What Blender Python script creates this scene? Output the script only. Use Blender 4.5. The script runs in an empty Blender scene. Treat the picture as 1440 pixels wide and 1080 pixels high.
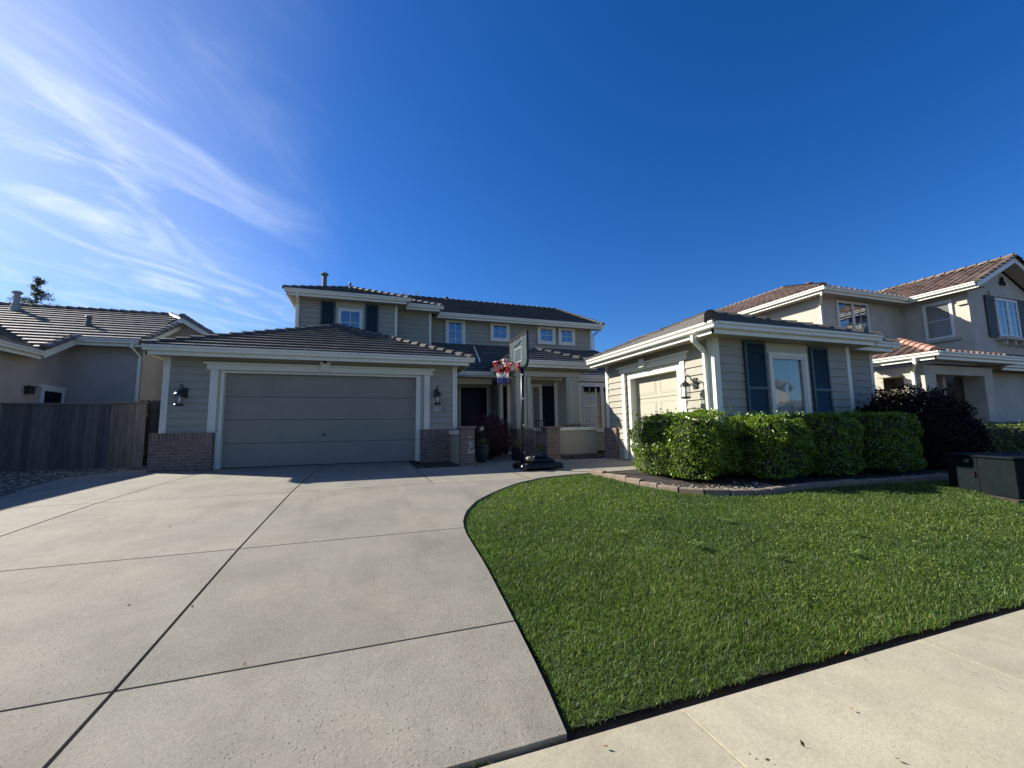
import bpy, bmesh, math, random
import numpy as np
from mathutils import Matrix, Vector
random.seed(7); rng = np.random.default_rng(11)
S = bpy.context.scene
COL = S.collection

# ------------------------------------------------------------------ ground profile
GY = [-40, -3.2, 0.0, 1.68, 2.61, 4.6, 7.4, 9.5, 12.0, 60]
GZ = [-.75, -.58, -.42, -.385, -.34, -.20, -.06, -.02, 0.0, 0.0]
def gz(y): return float(np.interp(y, GY, GZ))

# ------------------------------------------------------------------ materials
def newmat(name):
    m = bpy.data.materials.new(name); m.use_nodes = True
    nt = m.node_tree; b = nt.nodes['Principled BSDF']
    return m, nt, b
def node(nt, t, **k):
    n = nt.nodes.new(t)
    for a, v in k.items():
        if a in n.inputs: n.inputs[a].default_value = v
        else: setattr(n, a, v)
    return n
def mat(name, col, rough=.7, var=.12, scale=3.0, bump=.0, bscale=60., metal=0., tint=False, spec=.5, dirt=None, stretch=None):
    """painted / mineral surface with low frequency tone variation and fine bump"""
    m, nt, b = newmat(name); L = nt.links.new
    geo = nt.nodes.new('ShaderNodeNewGeometry'); pos = geo.outputs['Position']
    if stretch:
        mp = node(nt, 'ShaderNodeMapping'); mp.inputs['Scale'].default_value = stretch; L(pos, mp.inputs[0]); pos2 = mp.outputs[0]
    else: pos2 = pos
    n1 = node(nt, 'ShaderNodeTexNoise', Scale=scale, Detail=6., Roughness=.65); L(pos2, n1.inputs['Vector'])
    mr = node(nt, 'ShaderNodeMapRange'); L(n1.outputs['Fac'], mr.inputs[0])
    mr.inputs[1].default_value = .3; mr.inputs[2].default_value = .7
    mr.inputs[3].default_value = 1 - var; mr.inputs[4].default_value = 1 + var
    mul = node(nt, 'ShaderNodeVectorMath', operation='SCALE'); mul.inputs[0].default_value = col[:3]
    L(mr.outputs[0], mul.inputs['Scale']); out = mul.outputs[0]
    if tint:
        at = node(nt, 'ShaderNodeAttribute', attribute_name='tint')
        mm = node(nt, 'ShaderNodeVectorMath', operation='MULTIPLY'); L(out, mm.inputs[0]); L(at.outputs['Color'], mm.inputs[1]); out = mm.outputs[0]
    if dirt:
        n3 = node(nt, 'ShaderNodeTexNoise', Scale=dirt[1], Detail=8., Roughness=.7); L(pos2, n3.inputs['Vector'])
        r3 = node(nt, 'ShaderNodeMapRange'); L(n3.outputs['Fac'], r3.inputs[0]); r3.inputs[1].default_value = .52; r3.inputs[2].default_value = .7
        r3.inputs[4].default_value = dirt[2]
        mx = node(nt, 'ShaderNodeMix', data_type='RGBA'); L(r3.outputs[0], mx.inputs[0]); L(out, mx.inputs[6]); mx.inputs[7].default_value = (*dirt[0], 1); out = mx.outputs[2]
    L(out, b.inputs['Base Color'])
    b.inputs['Roughness'].default_value = rough; b.inputs['Metallic'].default_value = metal
    b.inputs['Specular IOR Level'].default_value = spec
    if bump:
        n2 = node(nt, 'ShaderNodeTexNoise', Scale=bscale, Detail=4.); L(pos2, n2.inputs['Vector'])
        bp = node(nt, 'ShaderNodeBump', Strength=bump, Distance=.01); L(n2.outputs['Fac'], bp.inputs['Height']); L(bp.outputs[0], b.inputs['Normal'])
    return m
def brickmat(name, face):
    m, nt, b = newmat(name); L = nt.links.new
    geo = nt.nodes.new('ShaderNodeNewGeometry')
    sep = node(nt, 'ShaderNodeSeparateXYZ'); L(geo.outputs['Position'], sep.inputs[0])
    nrm = node(nt, 'ShaderNodeSeparateXYZ'); L(geo.outputs['Normal'], nrm.inputs[0])
    ab = node(nt, 'ShaderNodeMath', operation='ABSOLUTE'); L(nrm.outputs[0], ab.inputs[0])
    gt = node(nt, 'ShaderNodeMath', operation='GREATER_THAN'); L(ab.outputs[0], gt.inputs[0]); gt.inputs[1].default_value = .6
    mxu = node(nt, 'ShaderNodeMix', data_type='FLOAT'); L(gt.outputs[0], mxu.inputs[0]); L(sep.outputs[0], mxu.inputs[2]); L(sep.outputs[1], mxu.inputs[3])
    cmb = node(nt, 'ShaderNodeCombineXYZ'); L(mxu.outputs[0], cmb.inputs[0]); L(sep.outputs[2], cmb.inputs[1])
    bt = node(nt, 'ShaderNodeTexBrick', Scale=1.); L(cmb.outputs[0], bt.inputs['Vector'])
    bt.inputs['Brick Width'].default_value = .21; bt.inputs['Row Height'].default_value = .075; bt.inputs['Mortar Size'].default_value = .008
    bt.inputs['Color1'].default_value = (*face, 1); bt.inputs['Color2'].default_value = (face[0]*.6, face[1]*.62, face[2]*.66, 1)
    bt.inputs['Mortar'].default_value = (.255, .225, .19, 1); bt.inputs['Bias'].default_value = -.1
    # soldier course at the top
    cmb2 = node(nt, 'ShaderNodeCombineXYZ'); L(sep.outputs[2], cmb2.inputs[0]); L(mxu.outputs[0], cmb2.inputs[1])
    bs = node(nt, 'ShaderNodeTexBrick', Scale=1., offset=0.); L(cmb2.outputs[0], bs.inputs['Vector'])
    bs.inputs['Brick Width'].default_value = .6; bs.inputs['Row Height'].default_value = .075; bs.inputs['Mortar Size'].default_value = .008
    bs.inputs['Color1'].default_value = bt.inputs['Color1'].default_value; bs.inputs['Color2'].default_value = bt.inputs['Color2'].default_value; bs.inputs['Mortar'].default_value = bt.inputs['Mortar'].default_value
    g2 = node(nt, 'ShaderNodeMath', operation='GREATER_THAN'); L(sep.outputs[2], g2.inputs[0]); g2.inputs[1].default_value = .70
    mx = node(nt, 'ShaderNodeMix', data_type='RGBA'); L(g2.outputs[0], mx.inputs[0]); L(bt.outputs['Color'], mx.inputs[6]); L(bs.outputs['Color'], mx.inputs[7])
    n = node(nt, 'ShaderNodeTexNoise', Scale=9., Detail=8.); L(geo.outputs['Position'], n.inputs['Vector'])
    mm = node(nt, 'ShaderNodeMix', data_type='RGBA', blend_type='OVERLAY'); mm.inputs[0].default_value = .35; L(mx.outputs[2], mm.inputs[6]); L(n.outputs['Fac'], mm.inputs[7])
    L(mm.outputs[2], b.inputs['Base Color']); b.inputs['Roughness'].default_value = .9
    mf = node(nt, 'ShaderNodeMix', data_type='FLOAT'); L(g2.outputs[0], mf.inputs[0]); L(bt.outputs['Fac'], mf.inputs[2]); L(bs.outputs['Fac'], mf.inputs[3])
    bp = node(nt, 'ShaderNodeBump', Strength=.7, Distance=.006, invert=True); L(mf.outputs[0], bp.inputs['Height']); L(bp.outputs[0], b.inputs['Normal'])
    return m
def glassmat(name, col=(.02, .03, .045), rough=.02, spec=1.0, ior=1.9):
    m, nt, b = newmat(name)
    b.inputs['Base Color'].default_value = (*col, 1); b.inputs['Roughness'].default_value = rough
    b.inputs['IOR'].default_value = ior; b.inputs['Specular IOR Level'].default_value = spec
    geo = nt.nodes.new('ShaderNodeNewGeometry')
    n = node(nt, 'ShaderNodeTexNoise', Scale=1.6, Detail=1.); nt.links.new(geo.outputs['Position'], n.inputs['Vector'])
    bp = node(nt, 'ShaderNodeBump', Strength=.25, Distance=.02); nt.links.new(n.outputs['Fac'], bp.inputs['Height']); nt.links.new(bp.outputs[0], b.inputs['Normal'])
    return m
def clearglass(name):
    m, nt, b = newmat(name); L = nt.links.new
    g = node(nt, 'ShaderNodeBsdfGlossy', Roughness=.01); t = node(nt, 'ShaderNodeBsdfTransparent'); t.inputs[0].default_value = (.86, .9, .9, 1)
    fr = node(nt, 'ShaderNodeLayerWeight', Blend=.5); mx = node(nt, 'ShaderNodeMixShader')
    pw = node(nt, 'ShaderNodeMath', operation='POWER'); L(fr.outputs['Facing'], pw.inputs[0]); pw.inputs[1].default_value = 4.
    mt = node(nt, 'ShaderNodeMath', operation='MULTIPLY_ADD'); L(pw.outputs[0], mt.inputs[0]); mt.inputs[1].default_value = .7; mt.inputs[2].default_value = .07
    L(mt.outputs[0], mx.inputs[0]); L(t.outputs[0], mx.inputs[1]); L(g.outputs[0], mx.inputs[2])
    geo = nt.nodes.new('ShaderNodeNewGeometry')
    n = node(nt, 'ShaderNodeTexNoise', Scale=2.4, Detail=1.); L(geo.outputs['Position'], n.inputs['Vector'])
    bp = node(nt, 'ShaderNodeBump', Strength=.2, Distance=.02); L(n.outputs['Fac'], bp.inputs['Height']); L(bp.outputs[0], g.inputs['Normal'])
    L(mx.outputs[0], nt.nodes['Material Output'].inputs[0]); nt.nodes.remove(b)
    return m
def leafmat(name, col, rough=.35, trans=.35, spec=.5):
    m, nt, b = newmat(name); L = nt.links.new
    at = node(nt, 'ShaderNodeAttribute', attribute_name='tint')
    mm = node(nt, 'ShaderNodeVectorMath', operation='MULTIPLY'); mm.inputs[0].default_value = col; L(at.outputs['Color'], mm.inputs[1])
    L(mm.outputs[0], b.inputs['Base Color']); b.inputs['Roughness'].default_value = rough; b.inputs['Specular IOR Level'].default_value = spec
    tr = node(nt, 'ShaderNodeBsdfTranslucent'); m2 = node(nt, 'ShaderNodeVectorMath', operation='MULTIPLY'); L(mm.outputs[0], m2.inputs[0]); m2.inputs[1].default_value = (2.1, 2.3, .9)
    L(m2.outputs[0], tr.inputs[0]); mx = node(nt, 'ShaderNodeMixShader'); mx.inputs[0].default_value = trans
    L(b.outputs[0], mx.inputs[1]); L(tr.outputs[0], mx.inputs[2]); L(mx.outputs[0], nt.nodes['Material Output'].inputs[0])
    return m
def concretemat(name, col, warm, pit=.5):
    m, nt, b = newmat(name); L = nt.links.new
    geo = nt.nodes.new('ShaderNodeNewGeometry'); pos = geo.outputs['Position']
    def nz(s, d=6., r=.6, **k):
        n = node(nt, 'ShaderNodeTexNoise', Scale=s, Detail=d, Roughness=r); L(pos, n.inputs['Vector']); return n.outputs['Fac']
    def mr(x, a, bb, c, d):
        n = node(nt, 'ShaderNodeMapRange'); L(x, n.inputs[0])
        for i, v in enumerate((a, bb, c, d)): n.inputs[i+1].default_value = v
        return n.outputs[0]
    def mixc(f, a, bb, mode='MIX'):
        n = node(nt, 'ShaderNodeMix', data_type='RGBA', blend_type=mode)
        for i, x in ((0, f), (6, a), (7, bb)):
            if isinstance(x, (tuple, float)): n.inputs[i].default_value = x
            else: L(x, n.inputs[i])
        return n.outputs[2]
    c = mixc(mr(nz(.55, 5), .35, .65, 0, 1), (*col, 1), (*warm, 1))
    c = mixc(mr(nz(1.3, 9, .78), .42, .70, 0, .75), c, (col[0]*.62, col[1]*.6, col[2]*.58, 1))      # weather stains
    c = mixc(mr(nz(60., 5, .85), .40, .72, 0, .55), c, (col[0]*.5, col[1]*.5, col[2]*.5, 1))           # grain
    c = mixc(mr(nz(150., 3, .6), .60, .70, 0, .30), c, (.55, .53, .47, 1))                             # pale aggregate
    v = node(nt, 'ShaderNodeTexVoronoi', Scale=52., Randomness=1.); L(pos, v.inputs['Vector'])
    area = mr(nz(.9, 4), .38, .58, .12, 1)
    pitv = mr(v.outputs['Distance'], .04, .24, 1, 0)
    mu = node(nt, 'ShaderNodeMath', operation='MULTIPLY'); L(pitv, mu.inputs[0]); L(area, mu.inputs[1])
    wn = mr(v.outputs['Color'], .44, .50, 0, 1)
    mu2 = node(nt, 'ShaderNodeMath', operation='MULTIPLY'); L(mu.outputs[0], mu2.inputs[0]); L(wn, mu2.inputs[1])
    mu3 = node(nt, 'ShaderNodeMath', operation='MULTIPLY'); L(mu2.outputs[0], mu3.inputs[0]); mu3.inputs[1].default_value = pit
    c = mixc(mu3.outputs[0], c, (.05, .045, .04, 1))
    at = node(nt, 'ShaderNodeAttribute', attribute_name='tint'); c = mixc(1.0, c, at.outputs['Color'], 'MULTIPLY')
    mp = node(nt, 'ShaderNodeMapping'); mp.inputs['Scale'].default_value = (1.6, .35, 1); L(pos, mp.inputs[0])
    n4 = node(nt, 'ShaderNodeTexNoise', Scale=1.5, Detail=7., Roughness=.6, Distortion=.5); L(mp.outputs[0], n4.inputs['Vector'])
    c = mixc(mr(n4.outputs['Fac'], .52, .70, 0, .42*pit), c, (col[0]*.45, col[1]*.43, col[2]*.42, 1))       # tyre and damp smears
    c = mixc(mr(nz(.9, 3, .5), .54, .70, 0, .35), c, (col[0]*1.25, col[1]*1.22, col[2]*1.15, 1))
    ds = node(nt, 'ShaderNodeTexVoronoi', Scale=1.3); L(pos, ds.inputs['Vector'])
    c = mixc(mr(ds.outputs['Distance'], .02, .05, .2*pit, 0), c, (.06, .052, .045, 1))                      # oil drips
    L(c, b.inputs['Base Color']); b.inputs['Roughness'].default_value = .85; b.inputs['Specular IOR Level'].default_value = .35
    b0 = node(nt, 'ShaderNodeBump', Strength=.3*pit*pit, Distance=.008); L(nz(34., 5, .8), b0.inputs['Height']); b1 = node(nt, 'ShaderNodeBump', Strength=.8*pit, Distance=.006); L(nz(75., 5, .75), b1.inputs['Height']); L(b0.outputs[0], b1.inputs['Normal'])
    b2 = node(nt, 'ShaderNodeBump', Strength=pit, Distance=.006, invert=True); L(mu2.outputs[0], b2.inputs['Height']); L(b1.outputs[0], b2.inputs['Normal'])
    L(b2.outputs[0], b.inputs['Normal'])
    return m

M = {}
M['siding'] = mat('gray_siding_paint', (.325, .312, .25), .75, .07, 1.3, .25, 90)
M['trim'] = mat('cream_trim_paint', (.70, .70, .585), .6, .05, 2.)
M['tan'] = mat('tan_header_paint', (.46, .45, .34), .7, .05, 2.)
M['gutter'] = mat('gutter_enamel', (.72, .72, .61), .4, .05, 3.)
M['soffit'] = mat('soffit_paint', (.40, .37, .31), .8, .06)
M['shutter'] = mat('dark_teal_paint', (.025, .055, .065), .45, .1, 4.)
M['brown_shutter'] = mat('brown_plank_paint', (.035, .025, .022), .6, .15, 4.)
M['roof'] = mat('charcoal_roof_tile', (.085, .075, .062), .6, .22, 5., .5, 50, tint=True, spec=.5)
M['roofcap'] = mat('charcoal_ridge_tile', (.075, .066, .055), .7, .3, 7., .5, 40, tint=True)
M['nroof'] = mat('weathered_gray_roof_tile', (.17, .15, .122), .55, .22, 5., .5, 50, tint=True, spec=.5)
M['clay'] = mat('terracotta_roof_tile', (.15, .112, .088), .8, .35, 3., .4, 50, tint=True, spec=.3)
M['claycap'] = mat('pink_clay_ridge_tile', (.36, .19, .14), .7, .25, 3., .3, 50, tint=True)
M['door'] = mat('garage_door_taupe', (.25, .235, .19), .55, .08, 1.2, .15, 120)
M['door2'] = mat('garage_door_cream', (.40, .38, .29), .55, .04, 1.2, .15, 120)
M['brick'] = brickmat('weathered_brick', (.225, .148, .112))
M['stucco'] = mat('beige_stucco', (.40, .365, .285), .9, .06, 2., .6, 140)
M['nstucco'] = mat('taupe_stucco', (.40, .365, .315), .9, .12, 1.4, .8, 45)
M['cstucco'] = mat('cream_stucco', (.46, .43, .355), .9, .12, 1.6, .8, 60)
M['bstucco'] = mat('brown_stucco', (.17, .145, .10), .9, .07, .9, .8, 60)
M['glass'] = glassmat('sky_reflecting_glass')
M['dglass'] = glassmat('dim_glass', (.005, .008, .014), .08, .3, 1.25)
M['cglass'] = clearglass('clear_glass')
M['white'] = mat('white_vinyl', (.66, .66, .63), .4, .03)
M['blind'] = mat('white_blind', (.72, .71, .60), .6, .04)
M['black'] = mat('black_plastic', (.010, .010, .011), .35, .2, 8.)
M['blackmetal'] = mat('black_enamel_metal', (.018, .018, .02), .35, .2, 8., metal=.2)
M['lantern'] = mat('dark_bronze', (.05, .05, .05), .4, .3, 30., metal=.6)
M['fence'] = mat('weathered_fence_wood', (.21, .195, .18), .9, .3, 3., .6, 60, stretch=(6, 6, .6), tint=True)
M['concrete'] = concretemat('driveway_concrete', (.250, .238, .196), (.30, .277, .214), .85)
M['walk'] = concretemat('sidewalk_concrete', (.43, .395, .285), (.48, .435, .30), .32)
M['joint'] = mat('joint_filler', (.035, .03, .026), .95, .3, 20.)
M['asphalt'] = mat('asphalt', (.055, .055, .057), .9, .2, 5., .6, 120)
M['soil'] = mat('brown_soil', (.06, .043, .030), .95, .4, 6., 1., 40)
M['mulch'] = mat('dark_mulch', (.035, .026, .02), .95, .5, 12., 1., 60)
M['gravelbed'] = mat('gravel_bed', (.11, .105, .095), .95, .4, 20., 1., 60)
M['stone'] = mat('pale_river_stone', (.24, .215, .17), .8, .25, 9., tint=True)
M['edging'] = mat('edging_concrete', (.20, .155, .115), .85, .25, 8., .6, 70)
M['grass'] = leafmat('grass_blade', (.055, .112, .025), .5, .3, .3)
M['lawnsoil'] = mat('lawn_thatch', (.030, .045, .012), .95, .4, 14., 1., 60)
M['hedge'] = leafmat('glossy_hedge_leaf', (.095, .165, .018), .33, .3, .6)
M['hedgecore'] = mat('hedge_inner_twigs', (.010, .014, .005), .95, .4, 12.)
M['olive'] = leafmat('olive_hedge_leaf', (.07, .10, .03), .38, .25, .5)
M['purple'] = leafmat('dark_purple_leaf', (.004, .003, .004), .6, .04, .12)
M['plum'] = leafmat('plum_leaf', (.050, .012, .028), .5, .15, .3)
M['weed'] = leafmat('weed_leaf', (.11, .17, .035), .5, .35, .4)
M['conifer'] = leafmat('conifer_needle', (.03, .05, .03), .6, .15, .3)
M['bark'] = mat('bark', (.10, .08, .06), .9, .3, 8., .6, 30)
M['utility'] = mat('dark_green_utility_paint', (.004, .008, .010), .7, .25, 5., spec=.12, dirt=((.012, .015, .015), 9., .4))
M['pot'] = mat('glazed_green_pot', (.02, .04, .04), .25, .1)
M['net_red'] = mat('red_net_cord', (.42, .02, .03), .8, .1)
M['net_white'] = mat('white_net_cord', (.75, .75, .72), .8, .05)
M['net_blue'] = mat('blue_net_cord', (.01, .03, .28), .8, .1)
M['rim'] = mat('red_rim_enamel', (.35, .05, .05), .4, .1)
M['board'] = mat('frosted_backboard', (.055, .08, .09), .3, .45, 14., dirt=((.06, .09, .10), 22., .7))
M['boardw'] = mat('white_print', (.20, .24, .25), .5, .1)
M['flower'] = mat('pale_flower', (.6, .55, .35), .7, .1)
M['vent'] = mat('galvanised_vent', (.16, .145, .12), .5, .2, 6., metal=.3)
M['dslat'] = mat('dark_navy_slat', (.012, .016, .026), .8, .1, spec=.1)
M['rust'] = mat('rust_cap', (.30, .10, .05), .8, .2)
M['plate'] = mat('number_tile', (.62, .62, .58), .5, .05)
M['oppo'] = mat('pale_house_paint', (.55, .54, .50), .8, .05)

# ------------------------------------------------------------------ mesh builder
class MB:
    def __init__(s, auto=False): s.v = []; s.f = []; s.t = []; s.cuts = []; s.auto = auto
    def cut(s):
        if not s.cuts or s.cuts[-1][0] != len(s.v): s.cuts.append((len(s.v), len(s.f)))
        return s
    def add(s, vs, fs, tint=1.):
        n = len(s.v); s.v += [tuple(map(float, p)) for p in vs]; s.f += [tuple(i+n for i in f) for f in fs]
        t = tint if isinstance(tint, tuple) else (tint, tint, tint)
        s.t += [t]*len(vs)
        return s.cut() if s.auto else s
    def quad(s, a, b, c, d, tint=1.): return s.add([a, b, c, d], [(0, 1, 2, 3)], tint)
    def box(s, x0, x1, y0, y1, z0, z1, tint=1.):
        v = [(x, y, z) for z in (z0, z1) for y in (y0, y1) for x in (x0, x1)]
        return s.add(v, [(0, 2, 3, 1), (4, 5, 7, 6), (0, 1, 5, 4), (1, 3, 7, 5), (3, 2, 6, 7), (2, 0, 4, 6)], tint)
    def pbox(s, P, u0, u1, z0, z1, o0, o1, tint=1.):
        """box in wall space: P(u,z,out)"""
        v = [P(u, z, o) for z in (z0, z1) for o in (o0, o1) for u in (u0, u1)]
        return s.add(v, [(0, 2, 3, 1), (4, 5, 7, 6), (0, 1, 5, 4), (1, 3, 7, 5), (3, 2, 6, 7), (2, 0, 4, 6)], tint)
    def frame(s, P, u0, u1, z0, z1, w, o0, o1, bot=None):
        b = w if bot is None else bot
        s.pbox(P, u0, u0+w, z0, z1, o0, o1); s.pbox(P, u1-w, u1, z0, z1, o0, o1)
        s.pbox(P, u0+w, u1-w, z1-w, z1, o0, o1)
        if b: s.pbox(P, u0+w, u1-w, z0, z0+b, o0, o1)
        return s
    def tube(s, pts, r, n=8, cap=True):
        pts = [Vector(p) for p in pts]; rs = r if isinstance(r, (list, tuple)) else [r]*len(pts)
        vs = []; fs = []
        for i, p in enumerate(pts):
            d = (pts[min(i+1, len(pts)-1)] - pts[max(i-1, 0)]).normalized()
            a = d.cross(Vector((0, 0, 1))) if abs(d.z) < .95 else d.cross(Vector((1, 0, 0)))
            a.normalize(); b = d.cross(a)
            for k in range(n):
                t = 2*math.pi*k/n; vs.append(p + (a*math.cos(t) + b*math.sin(t))*rs[i])
        for i in range(len(pts)-1):
            for k in range(n): fs.append((i*n+k, i*n+(k+1) % n, (i+1)*n+(k+1) % n, (i+1)*n+k))
        if cap: fs.append(tuple(range(n))); fs.append(tuple((len(pts)-1)*n+k for k in range(n)))
        return s.add(vs, fs)
    def lathe(s, c, prof, n=20, axis='z'):
        vs = []; fs = []
        for (r, h) in prof:
            for k in range(n):
                t = 2*math.pi*k/n
                if axis == 'z': vs.append((c[0]+r*math.cos(t), c[1]+r*math.sin(t), c[2]+h))
                elif axis == 'y': vs.append((c[0]+r*math.cos(t), c[1]+h, c[2]+r*math.sin(t)))
                else: vs.append((c[0]+h, c[1]+r*math.cos(t), c[2]+r*math.sin(t)))
        m = len(prof)
        for i in range(m-1):
            for k in range(n): fs.append((i*n+k, i*n+(k+1) % n, (i+1)*n+(k+1) % n, (i+1)*n+k))
        fs.append(tuple(range(n))); fs.append(tuple((m-1)*n+k for k in range(n)))
        return s.add(vs, fs)
    def prism(s, prof, a, b, up=(0, 0, 1)):
        """extrude 2D profile (out, up) from a to b; 'out' = horizontal perpendicular to the left of a->b reversed"""
        a = Vector(a); b = Vector(b); d = (b-a).normalized(); o = d.cross(Vector(up)).normalized()
        n = len(prof); vs = [a+o*p+Vector(up)*q for p, q in prof]+[b+o*p+Vector(up)*q for p, q in prof]
        fs = [(i, (i+1) % n, n+(i+1) % n, n+i) for i in range(n)]+[tuple(range(n)), tuple(range(n, 2*n))]
        return s.add(vs, fs)
    def build(s, name, m, parent=None, bevel=0, smooth=False, label=None):
        if s.cuts:
            if s.cuts[-1][0] != len(s.v): s.cut()
            a = (0, 0); out = None
            if len(s.cuts) > 1:
                for b in s.cuts:
                    q = MB(); q.v = s.v[a[0]:b[0]]; q.t = s.t[a[0]:b[0]]; q.f = [tuple(i-a[0] for i in f) for f in s.f[a[1]:b[1]]]
                    o = q.build(name, m, parent, bevel, smooth, label); out = out or o; a = b
                return out
        me = bpy.data.meshes.new(name); me.from_pydata(s.v, [], s.f)
        ca = me.color_attributes.new('tint', 'FLOAT_COLOR', 'POINT')
        arr = np.ones((len(s.v), 4), dtype=np.float32); arr[:, :3] = np.array(s.t, dtype=np.float32); ca.data.foreach_set('color', arr.ravel())
        bm = bmesh.new(); bm.from_mesh(me); bmesh.ops.recalc_face_normals(bm, faces=bm.faces); bm.to_mesh(me); bm.free()
        me.materials.append(m)
        if smooth: me.polygons.foreach_set('use_smooth', [True]*len(me.polygons))
        o = bpy.data.objects.new(name, me); COL.objects.link(o)
        if parent: o.parent = parent; o.matrix_parent_inverse = parent_inv(parent)
        if bevel:
            bv = o.modifiers.new('bevel', 'BEVEL'); bv.width = bevel; bv.segments = 2; bv.limit_method = 'ANGLE'
        if label: o['label'] = label
        return o
def parent_inv(p):
    m = Matrix.Translation(p.location)
    q = p.parent
    if q is not None and q.type == 'EMPTY': m = Matrix.Translation(q.location) if p.type != 'EMPTY' else m
    # only empties carry a location in this scene
    if p.type != 'EMPTY': m = Matrix.Translation(root_of(p).location) if root_of(p).type == 'EMPTY' else Matrix()
    return m.inverted() if p.type == 'EMPTY' else Matrix()
def root_of(o):
    while o.parent: o = o.parent
    return o
def thing(name, label, cat, loc=(0, 0, 0), group=None):
    o = bpy.data.objects.new(name, None); COL.objects.link(o); o.location = loc; o.empty_display_size = .2
    o['label'] = label; o['category'] = cat
    if group: o['group'] = group
    return o
def tag(o, label, cat, group=None):
    o['label'] = label; o['category'] = cat
    if group: o['group'] = group
    return o
def struct(o): o['kind'] = 'structure'; return o

def front(y): return lambda u, z, o: (u, y-o, z)      # wall facing -Y, u = X
def left(x): return lambda u, z, o: (x-o, u, z)       # wall facing -X, u = Y
def right(x): return lambda u, z, o: (x+o, u, z)

# ------------------------------------------------------------------ siding
def siding(mb, P, u0, u1, z0, z1, holes=(), ex=.18, lip=.026, top=None):
    """lap boards; top(u) optional clip for gables"""
    zs = set([z0, z1])
    k = 0
    while k*ex < z1: 
        if k*ex > z0: zs.add(k*ex)
        k += 1
    for h in holes:
        for z in (h[2], h[3]):
            if z0 < z < z1: zs.add(z)
    zs = sorted(zs)
    for a, b in zip(zs[:-1], zs[1:]):
        if b-a < 1e-4: continue
        row = math.floor((a+1e-5)/ex)*ex
        oa = lip*(1-(a-row)/ex); ob = lip*(1-(b-row)/ex)
        iv = [(u0, u1)]
        for h in holes:
            if h[2] <= a+1e-5 and h[3] >= b-1e-5:
                nv = []
                for s, e in iv:
                    if h[0] > s: nv.append((s, min(e, h[0])))
                    if h[1] < e: nv.append((max(s, h[1]), e))
                iv = [(s, e) for s, e in nv if e-s > 1e-4]
        for s, e in iv:
            if top:
                m = .5*(a+b); 
                s2, e2 = top(m)
                s, e = max(s, s2), min(e, e2)
                if e <= s: continue
            mb.quad(P(s, a, oa), P(e, a, oa), P(e, b, ob), P(s, b, ob))
            if abs(a-row) < 1e-4: mb.quad(P(s, a, 0), P(e, a, 0), P(e, a, oa), P(s, a, oa))
    mb.cut()
def flatwall(mb, P, u0, u1, z0, z1, holes=()):
    us = sorted(set([u0, u1]+[h[i] for h in holes for i in (0, 1) if u0 < h[i] < u1])); zs = sorted(set([z0, z1]+[h[i] for h in holes for i in (2, 3) if z0 < h[i] < z1]))
    for a, b in zip(us[:-1], us[1:]):
        for c, d in zip(zs[:-1], zs[1:]):
            if any(h[0] <= a+1e-6 and h[1] >= b-1e-6 and h[2] <= c+1e-6 and h[3] >= d-1e-6 for h in holes): continue
            mb.quad(P(a, c, 0), P(b, c, 0), P(b, d, 0), P(a, d, 0))
    mb.cut()

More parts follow.
